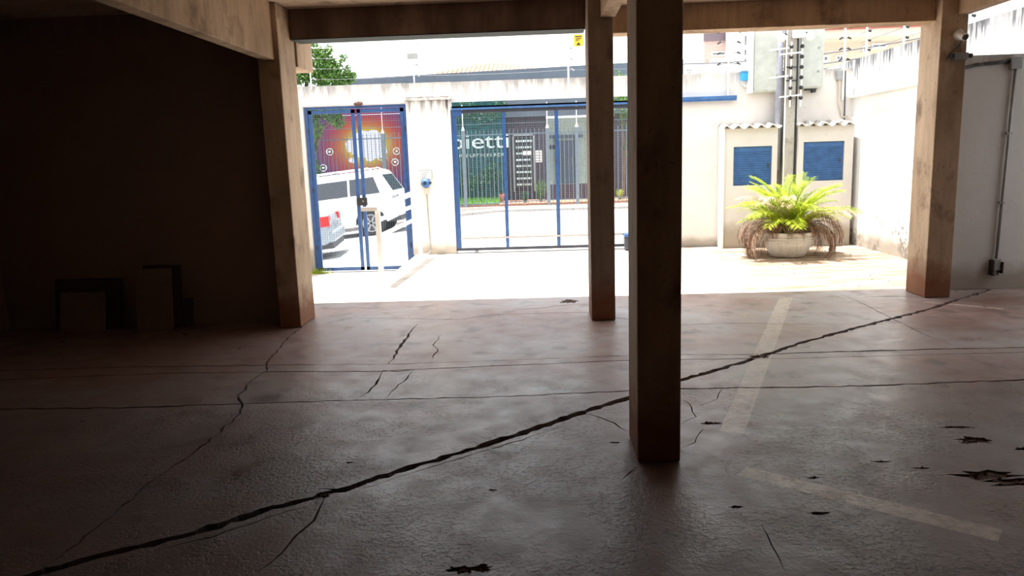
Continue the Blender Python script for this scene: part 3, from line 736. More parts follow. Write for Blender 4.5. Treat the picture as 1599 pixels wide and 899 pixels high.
for x in (3.885, 4.045):
    rd = done('insulator_rod', MB().tube([(x, 11.985, 2.16), (x, 11.985, 3.12)], .012, 8), 'whitepaint', up)
    for k in range(6):
        z = 3.05-k*.152
        done('insulator', MB().tube([(x, 11.985, z+.03), (x, 11.985, z+.012), (x, 11.985, z-.012), (x, 11.985, z-.03)], [.012, .032, .032, .012], 8), 'black', rd)
for z in (2.75, 2.55): done('pole_clamp', box(3.83, 4.0, 12.04, 12.06, z, z+.015), 'darkmetal', up)
lt = thing('floodlight', 'white boxy floodlight high on the concrete pole between two round lamps', 'lamp', (3.98, 11.96, 3.2))
done('head', box(3.89, 4.06, 11.88, 12.0, 3.17, 3.32), 'whitepaint', lt, bevel=.02)
done('arm', MB().bar((3.97, 12.0, 3.22), (3.97, 12.06, 3.22), .03), 'darkmetal', lt)
for x, nm in ((3.70, 'round white lamp head at the top left of the concrete pole'), (4.13, 'round white lamp head at the top right of the concrete pole')):
    lt = thing('round_lamp', nm, 'lamp', (x, 11.97, 3.2))
    s_ = 1 if x > 3.9 else -1
    done('head', MB().tube([(x+.03*s_, 12.0, 3.24), (x+.01*s_, 11.93, 3.2), (x-.01*s_, 11.86, 3.16)], [.035, .055, .06], 14), 'whitepaint', lt, smooth=True)
    done('arm', MB().bar((x, 12.0, 3.25), (3.84 if s_ < 0 else 3.99, 12.06, 3.24), .02), 'darkmetal', lt)
def wbox(x0, x1, z0, z1, label, edge):
    c = thing('wall_cabinet', label, 'electrical box', ((x0+x1)/2, 12.15, z0))
    done('case', box(x0, x1, 12.14, 12.29, z0, z1), 'greybox', c, bevel=.008)
    done('door', box(x0+.02, x1-.02, 12.128, 12.14, z0+.02, z1-.02), 'greybox', c, bevel=.004)
    if edge: done('side_flange', box(x0-.05, x0-.002, 12.1, 12.29, z0-.01, z1+.02), 'whitepaint', c)
    for z in (z0+.25, z0+.6): done('latch', MB().tube([(x1-.08, 12.128, z), (x1-.08, 12.115, z)], .018, 8), 'greymetal', c)
    return c
wbox(3.35, 3.80, 2.41, 3.34, 'big grey steel cabinet on the wall left of the concrete pole', True)
wbox(4.06, 4.43, 2.44, 3.4, 'grey steel cabinet on the wall right of the concrete pole', False)
bt = thing('bracket_drip', 'dark metal bracket under the right grey wall cabinet', 'bracket', (4.3, 12.25, 2.38))
done('bracket', MB().box(4.2, 4.36, 12.2, 12.29, 2.42, 2.438).box(4.3, 4.35, 12.2, 12.29, 2.38, 2.42), 'darkmetal', bt)
bx = thing('blue_meter_box', 'small bright blue box on the wall top left of the big grey cabinet', 'box', (3.22, 12.28, 2.66))
done('case', box(3.20, 3.296, 12.2, 12.298, 2.6, 2.72), 'skyblue', bx, bevel=.004)
done('lid', box(3.195, 3.299, 12.19, 12.298, 2.722, 2.745), 'railblue', bx)
for k in range(3):
    done('cable', MB().tube([(3.21+.03*k, 12.25, 2.6), (3.23+.03*k, 12.25, 2.54), (3.28+.02*k, 12.27, 2.50)], .007, 6), 'whitepaint', bx)
# drain pipe in the corner
dp = thing('corner_pipe', 'thin cream drain pipe with a grey box in the far right wall corner', 'pipe', (4.78, 12.27, 1.95))
done('pipe', MB().tube([(4.72, 12.27, 2.6), (4.74, 12.27, 2.2), (4.79, 12.27, 2.0), (4.9, 12.27, 1.98)], .014, 8), 'farbeige', dp)
done('box', box(4.68, 4.76, 12.22, 12.298, 2.56, 2.7), 'greymetal', dp, bevel=.004)
done('dark_cable', MB().tube([(4.82, 12.28, 2.7), (4.83, 12.28, 2.3), (4.84, 12.28, 1.6)], .009, 6), 'darkwire', dp)
# rods on right wall
rw = thing('side_electric_fence', 'electric fence rods and wires along the top of the white side wall', 'fence', (5.05, 12, 2.87))
for y in (12.1, 10.9, 9.3):
    rd = done('rod', MB().tube([(5.05, y, 2.5), (5.05, y, 3.9)], .016, 6), 'whitepaint', rw)
    for z in (2.98, 3.12, 3.26, 3.4):
        done('insulator', MB().tube([(5.065, y, z), (5.11, y, z-.01)], [.014, .02], 6), 'black', rd)
done('wires', (lambda mb: [mb.tube([(5.08, 8.2, z), (5.08, 12.4, z)], .003, 4) for z in (2.98, 3.12, 3.26, 3.4)] and mb)(MB()), 'darkwire', rw, kind='stuff')

# ================================================================== PALM
PX, PY = 3.55, 10.86
pm = thing('potted_palm', 'bushy yellow-green potted palm with brown dead fronds in a ribbed round planter', 'plant', (PX, PY, 0))
prof = [(.20, 0), (.235, .02), (.28, .09), (.315, .17), (.33, .205), (.322, .212), (.322, .225), (.340, .232), (.340, .248), (.322, .253), (.322, .265), (.342, .272), (.342, .288), (.324, .294), (.324, .308), (.345, .32), (.345, .36), (.31, .36), (.30, .31)]
done('planter', MB().lathe(PX, PY, prof, 36), 'planter', pm, smooth=True)
done('soil', MB().lathe(PX, PY, [(.0, .312), (.308, .315), (.306, .325), (.0, .335)], 24), 'soil', pm)
def frond(L_, elev, droop, nl, ll, rr, curl=0., w=.011, hang=.35):
    """rachis in the local x-z plane, leaflets on both sides"""
    mb = MB(); pts = []; a = elev; p = Vector((0,0,0)); N = 16
    for i in range(N+1):
        pts.append(p.copy()); p = p+Vector((math.cos(a), curl*(i/N)*.4, math.sin(a)))*L_/N; a -= droop/N*(1+i/N)
    mb.tube(pts, [.009*(1-.75*i/N) for i in range(N+1)], 5)
    for k in range(nl):
        u = .14+.86*k/(nl-1); i = min(int(u*N), N-1); q = pts[i].lerp(pts[i+1], u*N-i); d = (pts[i+1]-pts[i]).normalized()
        l_ = ll*(math.sin(math.pi*min(1, u*.82+.12))**.6)*rr.uniform(.8, 1.1)
        for s in (-1, 1):
            side = Vector((0, s, 0)); dirv = (d*.85+side*.75+Vector((0, 0, rr.uniform(-.05, .3)))).normalized()
            up_ = d.cross(dirv).normalized()*w
            m_ = q+dirv*l_*.5; e = q+dirv*l_*.93-Vector((0, 0, l_*hang*rr.uniform(.5, 1.3)))
            wv = dirv.cross(Vector((0, 0, 1))).normalized()*w
            mb.add([q-wv*.35, q+wv*.35, m_+wv, e, m_-wv], [(0,1,2,4),(4,2,3)])
    return mb
rr = random.Random(21); protos = {'palm': [], 'palmpale': [], 'palmdead': []}
def fr(kind, name, mb, ang, z, r0, scl=1.):
    pass
def place(kind, me, ang, z, r0, tilt=0, scl=1.):
    o = bpy.data.objects.new('frond', me); C.objects.link(o); o.parent = pm
    o.location = (math.cos(ang)*r0, math.sin(ang)*r0, z); o.rotation_euler = (tilt, 0, ang); o.scale = (scl,)*3
def mkmesh(mb, mat):
    me = bpy.data.meshes.new('frond'); me.from_pydata(mb.v, [], mb.f); me.update(); me.materials.append(M[mat]); return me
for k in range(7): protos['palm'].append(mkmesh(frond(rr.uniform(.88, 1.1), .80+k*.12, .98-.03*k, 36, .25, rr, rr.uniform(-.4, .4), .006, .22), 'palm'))
for k in range(3): protos['palmpale'].append(mkmesh(frond(rr.uniform(.9, 1.1), 1.0+k*.15, 1.1, 32, .22, rr, rr.uniform(-.5, .5), .006, .4), 'palmpale'))
for k in range(5): protos['palmdead'].append(mkmesh(frond(rr.uniform(.62, .85), .85-.12*k, 1.7+.08*k, 26, .2, rr, rr.uniform(-.6, .6), .0045, .9), 'palmdead'))
for k in range(64):
    e = (k*3) % 7
    place('palm', protos['palm'][e], k*2.399+rr.uniform(-.3, .3), .33, .02+.1*rr.random(), rr.uniform(-.2, .2), rr.uniform(.85, 1.0) if e > 2 else rr.uniform(.75, .95))
for k in range(16): place('palmpale', protos['palmpale'][k % 3], k*2.0+.4, .34, .06, rr.uniform(-.3, .3), rr.uniform(.8, 1.0))
for k in range(60):
    a = (k*2.399+.9) % (2*math.pi); front = abs((a-1.5*math.pi)) < .95
    if front: place('palmdead', protos['palmdead'][k % 2], a+rr.choice((-.5, 0, .5)), .42, .05, rr.uniform(-.5, .5), rr.uniform(.45, .62))
    else: place('palmdead', protos['palmdead'][k % 5], a, .36, .12+.08*rr.random(), rr.uniform(-.4, .4), rr.uniform(.7, .95))
for a, sc_ in ((-.05, 1.), (.1, .95), (-.3, .9), (3.3, .85), (3.0, .9)):
    place('palmdead', mkmesh(frond(.98, 1.0, 2.0, 30, .18, rr, .1, .0045, .9), 'palmdead'), a, .36, .08, 0, sc_)

# ================================================================== STREET
def grid(name, x0, x1, y0, y1, nx, ny, zf, mat):
    mb = MB(); vs = [(x0+(x1-x0)*i/nx, y0+(y1-y0)*j/ny, zf(x0+(x1-x0)*i/nx, y0+(y1-y0)*j/ny)) for j in range(ny+1) for i in range(nx+1)]
    mb.add(vs, [(j*(nx+1)+i, j*(nx+1)+i+1, (j+1)*(nx+1)+i+1, (j+1)*(nx+1)+i) for j in range(ny) for i in range(nx)]); return struct(name, mb, mat)
def fz(x): return sz(x)
grid('floor_near_sidewalk', -40, 40, 12.45, 14.0, 60, 1, lambda x, y: sz(x)-.0, 'sidewalk')
grid('floor_street', -40, 40, 14.0, 22.5, 60, 4, lambda x, y: sz(x)-.03, 'asphalt')
grid('floor_far_sidewalk', -40, 40, 22.5, 60, 60, 2, lambda x, y: sz(x)+.03, 'sidewalk')
kb = MB()
for i in range(-30, 40):
    x0, x1 = i*1.0, i*1.0+.985; kb.add([(x0,22.4,sz(x0)-.1),(x1,22.4,sz(x1)-.1),(x1,22.58,sz(x1)-.1),(x0,22.58,sz(x0)-.1),(x0,22.4,sz(x0)+.05),(x1,22.4,sz(x1)+.05),(x1,22.58,sz(x1)+.05),(x0,22.58,sz(x0)+.05)],
                      [(0,3,2,1),(4,5,6,7),(0,1,5,4),(1,2,6,5),(2,3,7,6),(3,0,4,7)])
tag(done('kerb_stones', kb, 'kerb', kind='stuff'), 'row of grey kerb stones along the far side of the street', 'kerb')

# cars
def car(name, label, loc, tilt, paint, spec, cat, turn=0.):
    """local x runs to the front of the car, origin on the ground under the rear bumper"""
    t_ = thing(name, label, cat, (0,0,0)); OFF[t_.name] = Vector((0,0,0))
    Wd = spec['w']/2; arches = spec['arch']; ar = spec['ar']
    out = list(spec['top'])
    bot = []
    for ax in sorted(arches, reverse=True):
        bot += [(ax+ar*math.cos(a), .34+ar*math.sin(a)) for a in [math.pi*k/10 for k in range(11)]]
    out = out+[(spec['len']-.12, spec['sill'])]+bot+[(.12, spec['sill']+.06)]
    mb = MB()
    ys = [(-Wd+.0, .0), (Wd, .0)]
    mb.prism(out, -Wd, Wd)
    done('body', mb, paint, t_, bevel=spec.get('bev', .035))
    inn = MB().box(.25, spec['len']-.25, -Wd+.08, Wd-.08, spec['sill']+.02, .75)
    done('underbody', inn, 'black', t_)
    gb, gt = spec['ghb'], spec['ght']; zb, zt = spec['zb'], spec['zt']; wt = Wd-.17; wb = Wd-.03
    gh = MB(); ps = [(gb[0], wb, zb), (gb[1], wb, zb), (gt[1], wt, zt-.06), (gt[0], wt, zt-.06)]
    ps2 = [((gt[0]+.12), wt-.08, zt), (gt[1]-.12, wt-.08, zt)]
    vs = [(x, -y, z) for x, y, z in ps]+[(x, y, z) for x, y, z in ps]+[(x, -y, z) for x, y, z in ps2]+[(x, y, z) for x, y, z in ps2]
    gh.add(vs, [(0,1,2,3),(7,6,5,4),(0,3,7,4),(1,5,6,2),(3,2,9,8),(7,10,11,6),(3,8,10,7),(2,6,11,9),(8,9,11,10),(0,4,5,1)])
    done('cabin', gh, paint, t_, bevel=.02)
    def sp(x, z, s, o=.006):
        k = (z-zb)/(zt-.06-zb); return (x, s*(wb+(wt-wb)*k+o), z)
    for s in (-1, 1):
        for (xa, xb, xc, xd, z0, z1) in spec['win']:
            mb = MB(); P = [sp(xa, z0, s), sp(xb, z0, s), sp(xc, z1, s), sp(xd, z1, s)]; Q = [sp(xa, z0, s, -.01), sp(xb, z0, s, -.01), sp(xc, z1, s, -.01), sp(xd, z1, s, -.01)]
            mb.add(P+Q, [(0,1,2,3),(7,6,5,4),(0,4,5,1),(1,5,6,2),(2,6,7,3),(3,7,4,0)]); done('side_window', mb, 'glass', t_)
    # rear and front glass
    for a, b_, dx in ((gb[0], gt[0], -.006), (gb[1], gt[1], .006)):
        k0, k1 = .14, .86; z0 = zb+(zt-.06-zb)*k0; z1 = zb+(zt-.06-zb)*k1
        x0 = a+(b_-a)*k0+dx; x1 = a+(b_-a)*k1+dx; w0 = wb+(wt-wb)*k0-.1; w1 = wb+(wt-wb)*k1-.08
        mb = MB().add([(x0,-w0,z0),(x0,w0,z0),(x1,w1,z1),(x1,-w1,z1),(x0-dx*2,-w0,z0),(x0-dx*2,w0,z0),(x1-dx*2,w1,z1),(x1-dx*2,-w1,z1)],
                      [(0,1,2,3),(7,6,5,4),(0,4,5,1),(1,5,6,2),(2,6,7,3),(3,7,4,0)])
        done('rear_window' if dx < 0 else 'windscreen', mb, 'glass', t_)
    for ax in arches:
        for s in (-1, 1):
            y0, y1 = s*(Wd-.02), s*(Wd-.24); rw_ = spec['wr']
            wh = done('wheel', MB().tube([(ax, y1, rw_), (ax, y1+s*.03, rw_), (ax, y0-s*.03, rw_), (ax, y0, rw_)], [rw_-.04, rw_, rw_, rw_-.04], 24), 'rubber', t_)
            done('rim', MB().tube([(ax, y0-s*.02, rw_), (ax, y0+s*.004, rw_)], [rw_*.62, rw_*.60], 20), 'bumperdark', wh)
            sp_ = MB().tube([(ax, y0, rw_), (ax, y0+s*.014, rw_)], .06, 10)
            for k in range(6):
                a = k*math.pi/3; sp_.bar((ax, y0+s*.008, rw_), (ax+math.cos(a)*rw_*.58, y0+s*.008, rw_+math.sin(a)*rw_*.58), .045, .014, (0, 1, 0))
            for k in range(20):
                a, c_ = 2*math.pi*k/20, 2*math.pi*(k+1)/20; q = rw_*.6
                sp_.bar((ax+math.cos(a)*q, y0+s*.006, rw_+math.sin(a)*q), (ax+math.cos(c_)*q, y0+s*.006, rw_+math.sin(c_)*q), .03, .014, (0, 1, 0))
            done('spokes', sp_, 'alloy', wh)
    for s in (-1, 1):
        x0, x1, z0, z1 = spec['tail']
        done('tail_lamp', MB().box(x0-.015, x1, min(s*(Wd+.006), s*(Wd-.26)), max(s*(Wd+.006), s*(Wd-.26)), z0, z1), spec.get('tm', 'tail'), t_, bevel=.01)
        done('lamp_lens', MB().box(x0-.022, x0-.01, min(s*(Wd-.05), s*(Wd-.2)), max(s*(Wd-.05), s*(Wd-.2)), z0+.02, (z0+z1)/2), 'clearlens', t_)
        done('headlamp', MB().box(spec['len']-.25, spec['len']-.02, min(s*(Wd-.4), s*(Wd-.06)), max(s*(Wd-.4), s*(Wd-.06)), .68, .84), 'clearlens', t_, bevel=.02)
        done('mirror', MB().box(gb[1]-.45, gb[1]-.3, min(s*(Wd+.02), s*(Wd+.2)), max(s*(Wd+.02), s*(Wd+.2)), zb+.02, zb+.18), paint, t_, bevel=.02)
        if spec.get('rails'):
            yr = s*(wt-.06)
            rl = done('roof_rail', MB().tube([(gt[0]+.2, yr, zt-.0), (gt[0]+.3, yr, zt+.06), (gt[1]-.3, yr, zt+.06), (gt[1]-.2, yr, zt)], .016, 8), 'whitepaint', t_)
        for (xd) in spec['doors']:
            done('door_handle', MB().box(xd, xd+.16, min(s*(Wd-.01), s*(Wd+.025)), max(s*(Wd-.01), s*(Wd+.025)), zb-.17, zb-.14), paint, t_)
    if spec.get('rails'):
        for x in (gt[0]+.45, gt[0]+1.5): done('roof_bar', MB().box(x, x+.07, -wt, wt, zt+.05, zt+.075), 'whitepaint', t_); done('bar_foot', MB().box(x-.02, x+.09, -wt-.0, -wt+.1, zt-.0, zt+.05), 'black', t_)
    done('rear_bumper', MB().box(-.07, .16, -Wd+.02, Wd-.02, spec['sill']+.1, spec['bz']), paint, t_, bevel=.05)
    done('bumper_skirt', MB().box(-.02, .3, -Wd+.08, Wd-.08, spec['sill']-.02, spec['sill']+.11), 'bumperdark', t_)
    done('number_plate', MB().box(-.085, -.068, -.2, .2, spec['pz'], spec['pz']+.12), 'fargrey', t_)
    done('seam_trim', (lambda q: [q.box(x, x+.012, -Wd-.002, -Wd+.01, spec['sill']+.05, zb) for x in spec['seams']] and q)(MB()), 'bumperdark', t_)
    t_.location = loc; t_.rotation_euler = (0, tilt, math.pi+turn); return t_
suv = dict(w=1.8, len=4.6, arch=(.76, 3.5), ar=.41, wr=.36, sill=.36, zb=1.04, zt=1.70, bz=.72, pz=.8,
           top=[(.02, .45), (.0, .8), (.06, 1.05), (3.4, 1.08), (4.35, .98), (4.58, .8), (4.6, .5)],
           ghb=(.06, 3.45), ght=(.38, 2.65), win=[(.42, 1.20, 1.18, .55, 1.1, 1.52), (1.26, 2.12, 2.08, 1.24, 1.1, 1.52), (2.18, 3.12, 2.62, 2.14, 1.1, 1.52)],
           tail=(.0, .12, .86, 1.0), tm='alloy', doors=(1.4, 2.35), rails=True, seams=(1.3, 2.2, 3.2))
car('white_suv', 'white off-road car with roof rails parked across the street before the mural', (-3.56, 20.15, sz(-3.7)-.05), math.atan(.1), 'carwhite', suv, 'car')
sed = dict(w=1.72, len=4.4, arch=(.95, 3.55), ar=.36, wr=.31, sill=.24, zb=.94, zt=1.42, bz=.56, pz=.62,
           top=[(.02, .35), (-.02, .6), (.04, .86), (.12, .92), (.6, .95), (3.3, .92), (4.15, .78), (4.38, .6), (4.4, .35)],
           ghb=(.45, 3.25), ght=(1.05, 2.35), win=[(.95, 1.6, 1.6, 1.2, .98, 1.3), (1.66, 2.85, 2.4, 1.68, .98, 1.3)],
           tail=(.0, .34, .66, .86), bev=.1, doors=(1.5, 2.3), seams=(1.45, 2.4))
car('silver_sedan', 'silver saloon car on the street, only its red-lamped tail showing behind the double gate', (-4.14, 15.3, sz(-4.1)-.05), math.atan(.1), 'carsilver', sed, 'car', .13)

# street fence
FYY = 23.6
sf = thing('street_fence', 'grey steel bar fence across the street with tall posts and wire tips', 'fence', (-2, FYY, 0))
posts = [-7.3, -4.8, -2.3, .3, 1.2, 3.6, 6]
for x in posts:
    z0 = sz(x)
    ps = done('fence_post', box(x-.055, x+.055, FYY-.05, FYY+.05, z0, 2.42), 'fencegrey', sf)
    done('post_tip', MB().lathe(x, FYY, [(.055, 2.42), (.012, 2.55), (.012, 3.2)], 8), 'whitepaint', ps)
bars = MB()
for a, b_ in zip(posts[:-1], posts[1:]):
    n = max(2, int((b_-a)/.125))
    for k in range(1, n):
        x = a+(b_-a)*k/n; bars.box(x-.009, x+.009, FYY-.009, FYY+.009, sz(x)+.1, 2.42)
done('fence_bars', bars, 'fencegrey', sf, kind='stuff')
for a, b_ in zip(posts[:-1], posts[1:]):
    for z in (.22, 2.27):
        za = z+(sz(a)+.02 if z < 1 else 0); zb_ = z+(sz(b_)+.02 if z < 1 else 0)
        done('fence_rail', MB().bar((a+.055, FYY-.02, za), (b_-.055, FYY-.02, zb_), .03), 'wire', sf)
fwi = MB()
for z in (2.6, 2.8, 3.0): fwi.tube([(-7.3, FYY, z), (3.6, FYY, z)], .006, 4)
done('fence_wires', fwi, 'wire', sf, kind='stuff')
struct('trim_2', MB().box(-12, 8, FYY-.12, FYY+.12, -1.2, .06), 'kerb')

# garden strip
struct('floor_garden', MB().box(-3.9, 9, FYY+.12, 26, -.3, .12), 'redsoil')
gr = MB(); rr = random.Random(12)
gr.box(-3.9, -1.3, FYY+.13, 25.75, .12, .17)
for k in range(2600):
    x = rr.uniform(-3.9, -1.3); y = rr.uniform(FYY+.15, 25.7); a = rr.uniform(0, 6.28); h = rr.uniform(.06, .16)
    gr.add([(x-.012*math.sin(a), y+.012*math.cos(a), .16), (x+.012*math.sin(a), y-.012*math.cos(a), .16), (x+.03*math.cos(a), y+.03*math.sin(a), .16+h)], [(0,1,2)])
tag(done('lawn', gr, 'grass'), 'bright green lawn strip behind the street fence', 'grass', kind='stuff')

# mural wall and sign wall, entrance building
mw = struct('wall_mural', MB().box(-16, -3.75, 26, 26.3, -1.5, 3.75), 'mural')
rg = MB()
for (x, y) in ((572, 0), (0, 0)): pass
for px, py in ((515, 237), (595, 245), (619, 236), (617, 253), (505, 262)):
    c = at(px, py, 25.99)
    for k in range(16):
        a, b_ = 2*math.pi*k/16, 2*math.pi*(k+1)/16
        rg.bar(c+Vector((math.cos(a)*.11, 0, math.sin(a)*.11)), c+Vector((math.cos(b_)*.11, 0, math.sin(b_)*.11)), .03, .02, (0,1,0))
    rg.lathe(c.x, 25.985, [(.03, c.z-.03), (.045, c.z), (.03, c.z+.03)], 8)
done('painted_rings', rg, 'lettering', mw)
sw = struct('wall_sign', MB().box(-3.75, -1.15, 25.8, 26.3, -.3, 3.8), 'teal')
def text(name, s, size, loc, parent, mat, ext=.03):
    cu = bpy.data.curves.new(name, 'FONT'); cu.body = s; cu.size = size; cu.extrude = ext; cu.align_x = 'LEFT'
    tmp = bpy.data.objects.new(name, cu); C.objects.link(tmp); bpy.context.view_layer.update()
    me = bpy.data.meshes.new_from_object(tmp); bpy.data.objects.remove(tmp)
    me.materials.clear(); me.materials.append(M[mat]); me.transform(Matrix.Rotation(math.pi/2, 4, 'X'))
    o = bpy.data.objects.new(name, me); C.objects.link(o); o.parent = parent; o.location = Vector(loc)-off(parent); return o
q0 = at(701, 233, 25.76); q1 = at(800, 233, 25.76)
tx = text('sign_lettering', 'oietti', .72, (q0.x, 25.74, q0.z), sw, 'lettering')
bb = [v.co.x for v in tx.data.vertices]; wd_ = max(bb)-min(bb)
tx.scale = ((q1.x-q0.x)/wd_*.93, 1, 1)
sm = MB(); rr = random.Random(2); q2 = at(712, 246, 25.78)
for k in range(15):
    x = q2.x+k*.118; h = .10
    sm.box(x, x+.022, 25.77, 25.8, q2.z, q2.z+h)
    if k % 3 != 1: sm.box(x, x+.07, 25.77, 25.8, q2.z+h-.02, q2.z+h)
    if k % 4 == 0: sm.box(x, x+.07, 25.77, 25.8, q2.z, q2.z+.02)
    if k % 2: sm.box(x+.05, x+.07, 25.77, 25.8, q2.z+.02, q2.z+h)
done('small_lettering', sm, 'lettering', sw)

eb = thing('entrance_building', 'dark slate-fronted entrance building across the street with a long grey fascia', 'building', (1, 27, 0))
# long fascia
a0 = at(540, 122.5, 28.5); a1 = at(982, 96, 26.2)
fa = MB(); zt0, zt1 = a0.z, a1.z
fa.add([(-7.2, 28.5, 3.75), (4.95, 26.3, 3.75), (4.95, 30, 3.75), (-7.2, 30, 3.75), (-7.2, 28.5, 4.62), (4.95, 26.3, 4.62), (4.95, 30, 4.62), (-7.2, 30, 4.62)],
       [(0,3,2,1),(4,5,6,7),(0,1,5,4),(1,2,6,5),(2,3,7,6),(3,0,4,7)])
done('fascia', fa, 'slate', eb)
done('lower_fascia', box(-1.14, 4.95, 25.9, 26.2, 2.9, 3.749), 'slate', eb)
done('clad_wall', box(-1.14, .30, 26.2, 26.5, -.1, 2.9), 'aubergine', eb)
done('back_wall', box(.30, 4.95, 27.4, 27.6, -.1, 2.9), 'palewall', eb)
done('side_wall', box(2.2, 4.95, 26.2, 26.5, -.1, 2.9), 'aubergine', eb)
done('door_frame', MB().box(.62, .68, 27.3, 27.4, .3, 2.25).box(1.3, 1.38, 27.3, 27.4, .3, 2.25).box(.4, 1.6, 27.3, 27.4, 2.2, 2.3), 'doorgrey', eb)
dd = done('entrance_door', box(.72, 1.28, 27.3, 27.38, .45, 2.1), 'doorgrey', eb)
done('door_handle', MB().tube([(1.22, 27.26, 1.2), (1.22, 27.26, 1.5)], .02, 6), 'greymetal', dd)
done('planter_wall', box(.2, 2.4, 25.6, 25.9, -.1, .62), 'aubergine', eb)
done('counter', MB().box(.22, .72, 26.6, 26.8, 1.8, 1.95).box(.22, .28, 26.6, 26.8, .4, 1.8).box(.6, .66, 26.6, 26.8, .4, 1.8), 'black', eb)
nb = thing('listing_board', 'tall dark board with rows of white writing on the slate building', 'sign', (-.45, 26.1, .5))
l0 = at(802, 213, 26.1); l1 = at(834, 290, 26.1)
done('panel', box(l0.x, l1.x, 26.08, 26.19, .5, l0.z), 'ink', nb)
done('frame', MB().box(l0.x-.05, l0.x, 26.06, 26.19, .4, l0.z+.05).box(l1.x, l1.x+.05, 26.06, 26.19, .4, l0.z+.05).box(l0.x-.05, l1.x+.05, 26.06, 26.19, l0.z+.01, l0.z+.06), 'greymetal', nb)
rows = MB(); rr = random.Random(9); z = l0.z-.16
for k in range(8):
    x = l0.x+.07
    while x < l1.x-.1:
        w = rr.uniform(.03, .09); rows.box(x, x+w, 26.065, 26.08, z-.035, z+.03); x += w+.025
    z -= .21
done('row_text', rows, 'lettering', nb)
done('white_row', box(l0.x+.28, l1.x-.06, 26.06, 26.078, l0.z-.64, l0.z-.5), 'signwhite', nb)
n2 = thing('white_notice', 'small white lined notice right of the tall dark board', 'sign', (.1, 26.1, 1.4))
c = at(841, 244, 26.1)
done('sheet', box(c.x-.12, c.x+.12, 26.12, 26.19, c.z-.2, c.z+.2), 'signwhite', n2)
done('lines', (lambda q: [q.box(c.x-.1, c.x+.1, 26.11, 26.12, c.z-.16+.09*k, c.z-.13+.09*k) for k in range(4)] and q)(MB()), 'fargrey', n2)
# plants by the entrance
def tuft(name, x, y, z, n, h, mat, label):
    mb = MB(); rr = random.Random(int(x*100))
    for k in range(n):
        a = rr.uniform(0, 6.28); hh = h*rr.uniform(.5, 1); r = rr.uniform(.1, .4)*h
        d = Vector((math.cos(a), math.sin(a), 0)); w = Vector((-d.y, d.x, 0))*.015
        p = Vector((x, y, z))+d*.04
        mb.add([p-w, p+w, p+d*r*.5+Vector((0,0,hh*.7))+w, p+d*r+Vector((0,0,hh)), p+d*r*.5+Vector((0,0,hh*.7))-w], [(0,1,2,4),(4,2,3)])
    return done(name, mb, mat, loc=(x, y, z), label=label, cat='plant')
tuft('spiky_plant', .05, 24.6, .12, 60, .75, 'leaf', 'spiky green plant at the foot of the white lined notice')
tuft('low_shrub', -.45, 24.3, .12, 60, .4, 'leafdark', 'low dark shrub at the foot of the tall listing board')
tuft('round_shrub', 1.85, 24.5, .12, 90, .8, 'leafdark', 'dark shrub against the pale entrance wall left of the middle column')
tuft('yellow_shrub', 2.6, 24.5, .12, 90, .35, 'palm', 'yellow-green low plant seen between the two middle columns')
tuft('ember_plant', -1.2, 24.4, .15, 60, .3, 'terracotta', 'low reddish plant at the right end of the lawn')

# foliage
def leaves(clumps, size, seed, n_per):
    mb = MB(); rr = random.Random(seed)
    for (c, r) in clumps:
        for k in range(int(n_per*r*r*4)+10):
            d = Vector((rr.gauss(0, 1), rr.gauss(0, 1), rr.gauss(0, 1))).normalized()*r*rr.random()**.4
            p = Vector(c)+d; u = Vector((rr.gauss(0,1), rr.gauss(0,1), rr.gauss(0,1))).normalized(); w = u.cross(Vector((rr.gauss(0,1), rr.gauss(0,1), rr.gauss(0,1)))).normalized()
            s = size*rr.uniform(.6, 1.3); mb.add([p-u*s, p+w*s*.42, p+u*s, p-w*s*.42], [(0,1,2,3)])
    return mb
tr = thing('tree', 'leafy green tree on the far sidewalk rising over the left end of the wall', 'tree', (-7.2, 22.9, sz(-7)))
tb = Vector((-7.2, 22.9, sz(-7.2)))
done('trunk', MB().tube([tb, tb+Vector((.1, 0, 1.4)), tb+Vector((.3, -.1, 3)), tb+Vector((.35, 0, 4.6))], [.2, .16, .12, .05], 10), 'bark', tr, smooth=True)
for e in ((-6.0, 22.6, 4.3), (-6.4, 22.9, 3.6), (-8.2, 22.8, 4.4), (-5.8, 22.4, 3.0)):
    done('branch', MB().tube([tb+Vector((.2, 0, 2.0)), (tb+Vector((.2, 0, 2.6))+Vector(e))/2+Vector((0,0,.1)), Vector(e)], [.07, .045, .015], 6), 'bark', tr)
cl = [((-7.0, 22.5, 4.35), .55), ((-6.3, 22.4, 4.15), .38), ((-6.6, 22.5, 4.85), .3), ((-6.0, 22.3, 3.95), .28), ((-5.75, 22.4, 3.85), .2), ((-7.6, 22.6, 4.7), .7), ((-8.3, 22.8, 4), .7),
      ((-6.55, 22.4, 3.3), .5), ((-6.05, 22.3, 3.1), .36), ((-5.7, 22.3, 3.2), .22), ((-5.85, 22.3, 2.75), .25), ((-6.7, 22.3, 2.6), .42), ((-6.9, 22.4, 2.0), .36), ((-6.85, 22.4, 1.4), .4), ((-6.6, 22.5, 1.0), .33),
      ((-7.0, 22.4, .6), .4), ((-6.2, 22.3, 4.5), .16), ((-5.95, 22.3, 4.75), .12), ((-7.6, 22.5, 3.3), .6), ((-7.6, 22.5, 2.2), .5), ((-5.5, 22.3, 3.72), .14), ((-5.45, 22.3, 4.1), .1)]
for px, py, r in ((475,118,.28),(495,120,.32),(515,119,.34),(532,121,.27),(546,122,.2),(505,100,.36),(522,104,.26),(495,82,.2),(512,76,.12),(536,90,.12),(543,108,.12),(500,92,.3),(552,118,.12)):
    q = at(px, py, 22.4); cl.append(((q.x, q.y, q.z), r))
done('foliage', leaves(cl, .06, 31, 900), 'leaf', tr, kind='stuff')
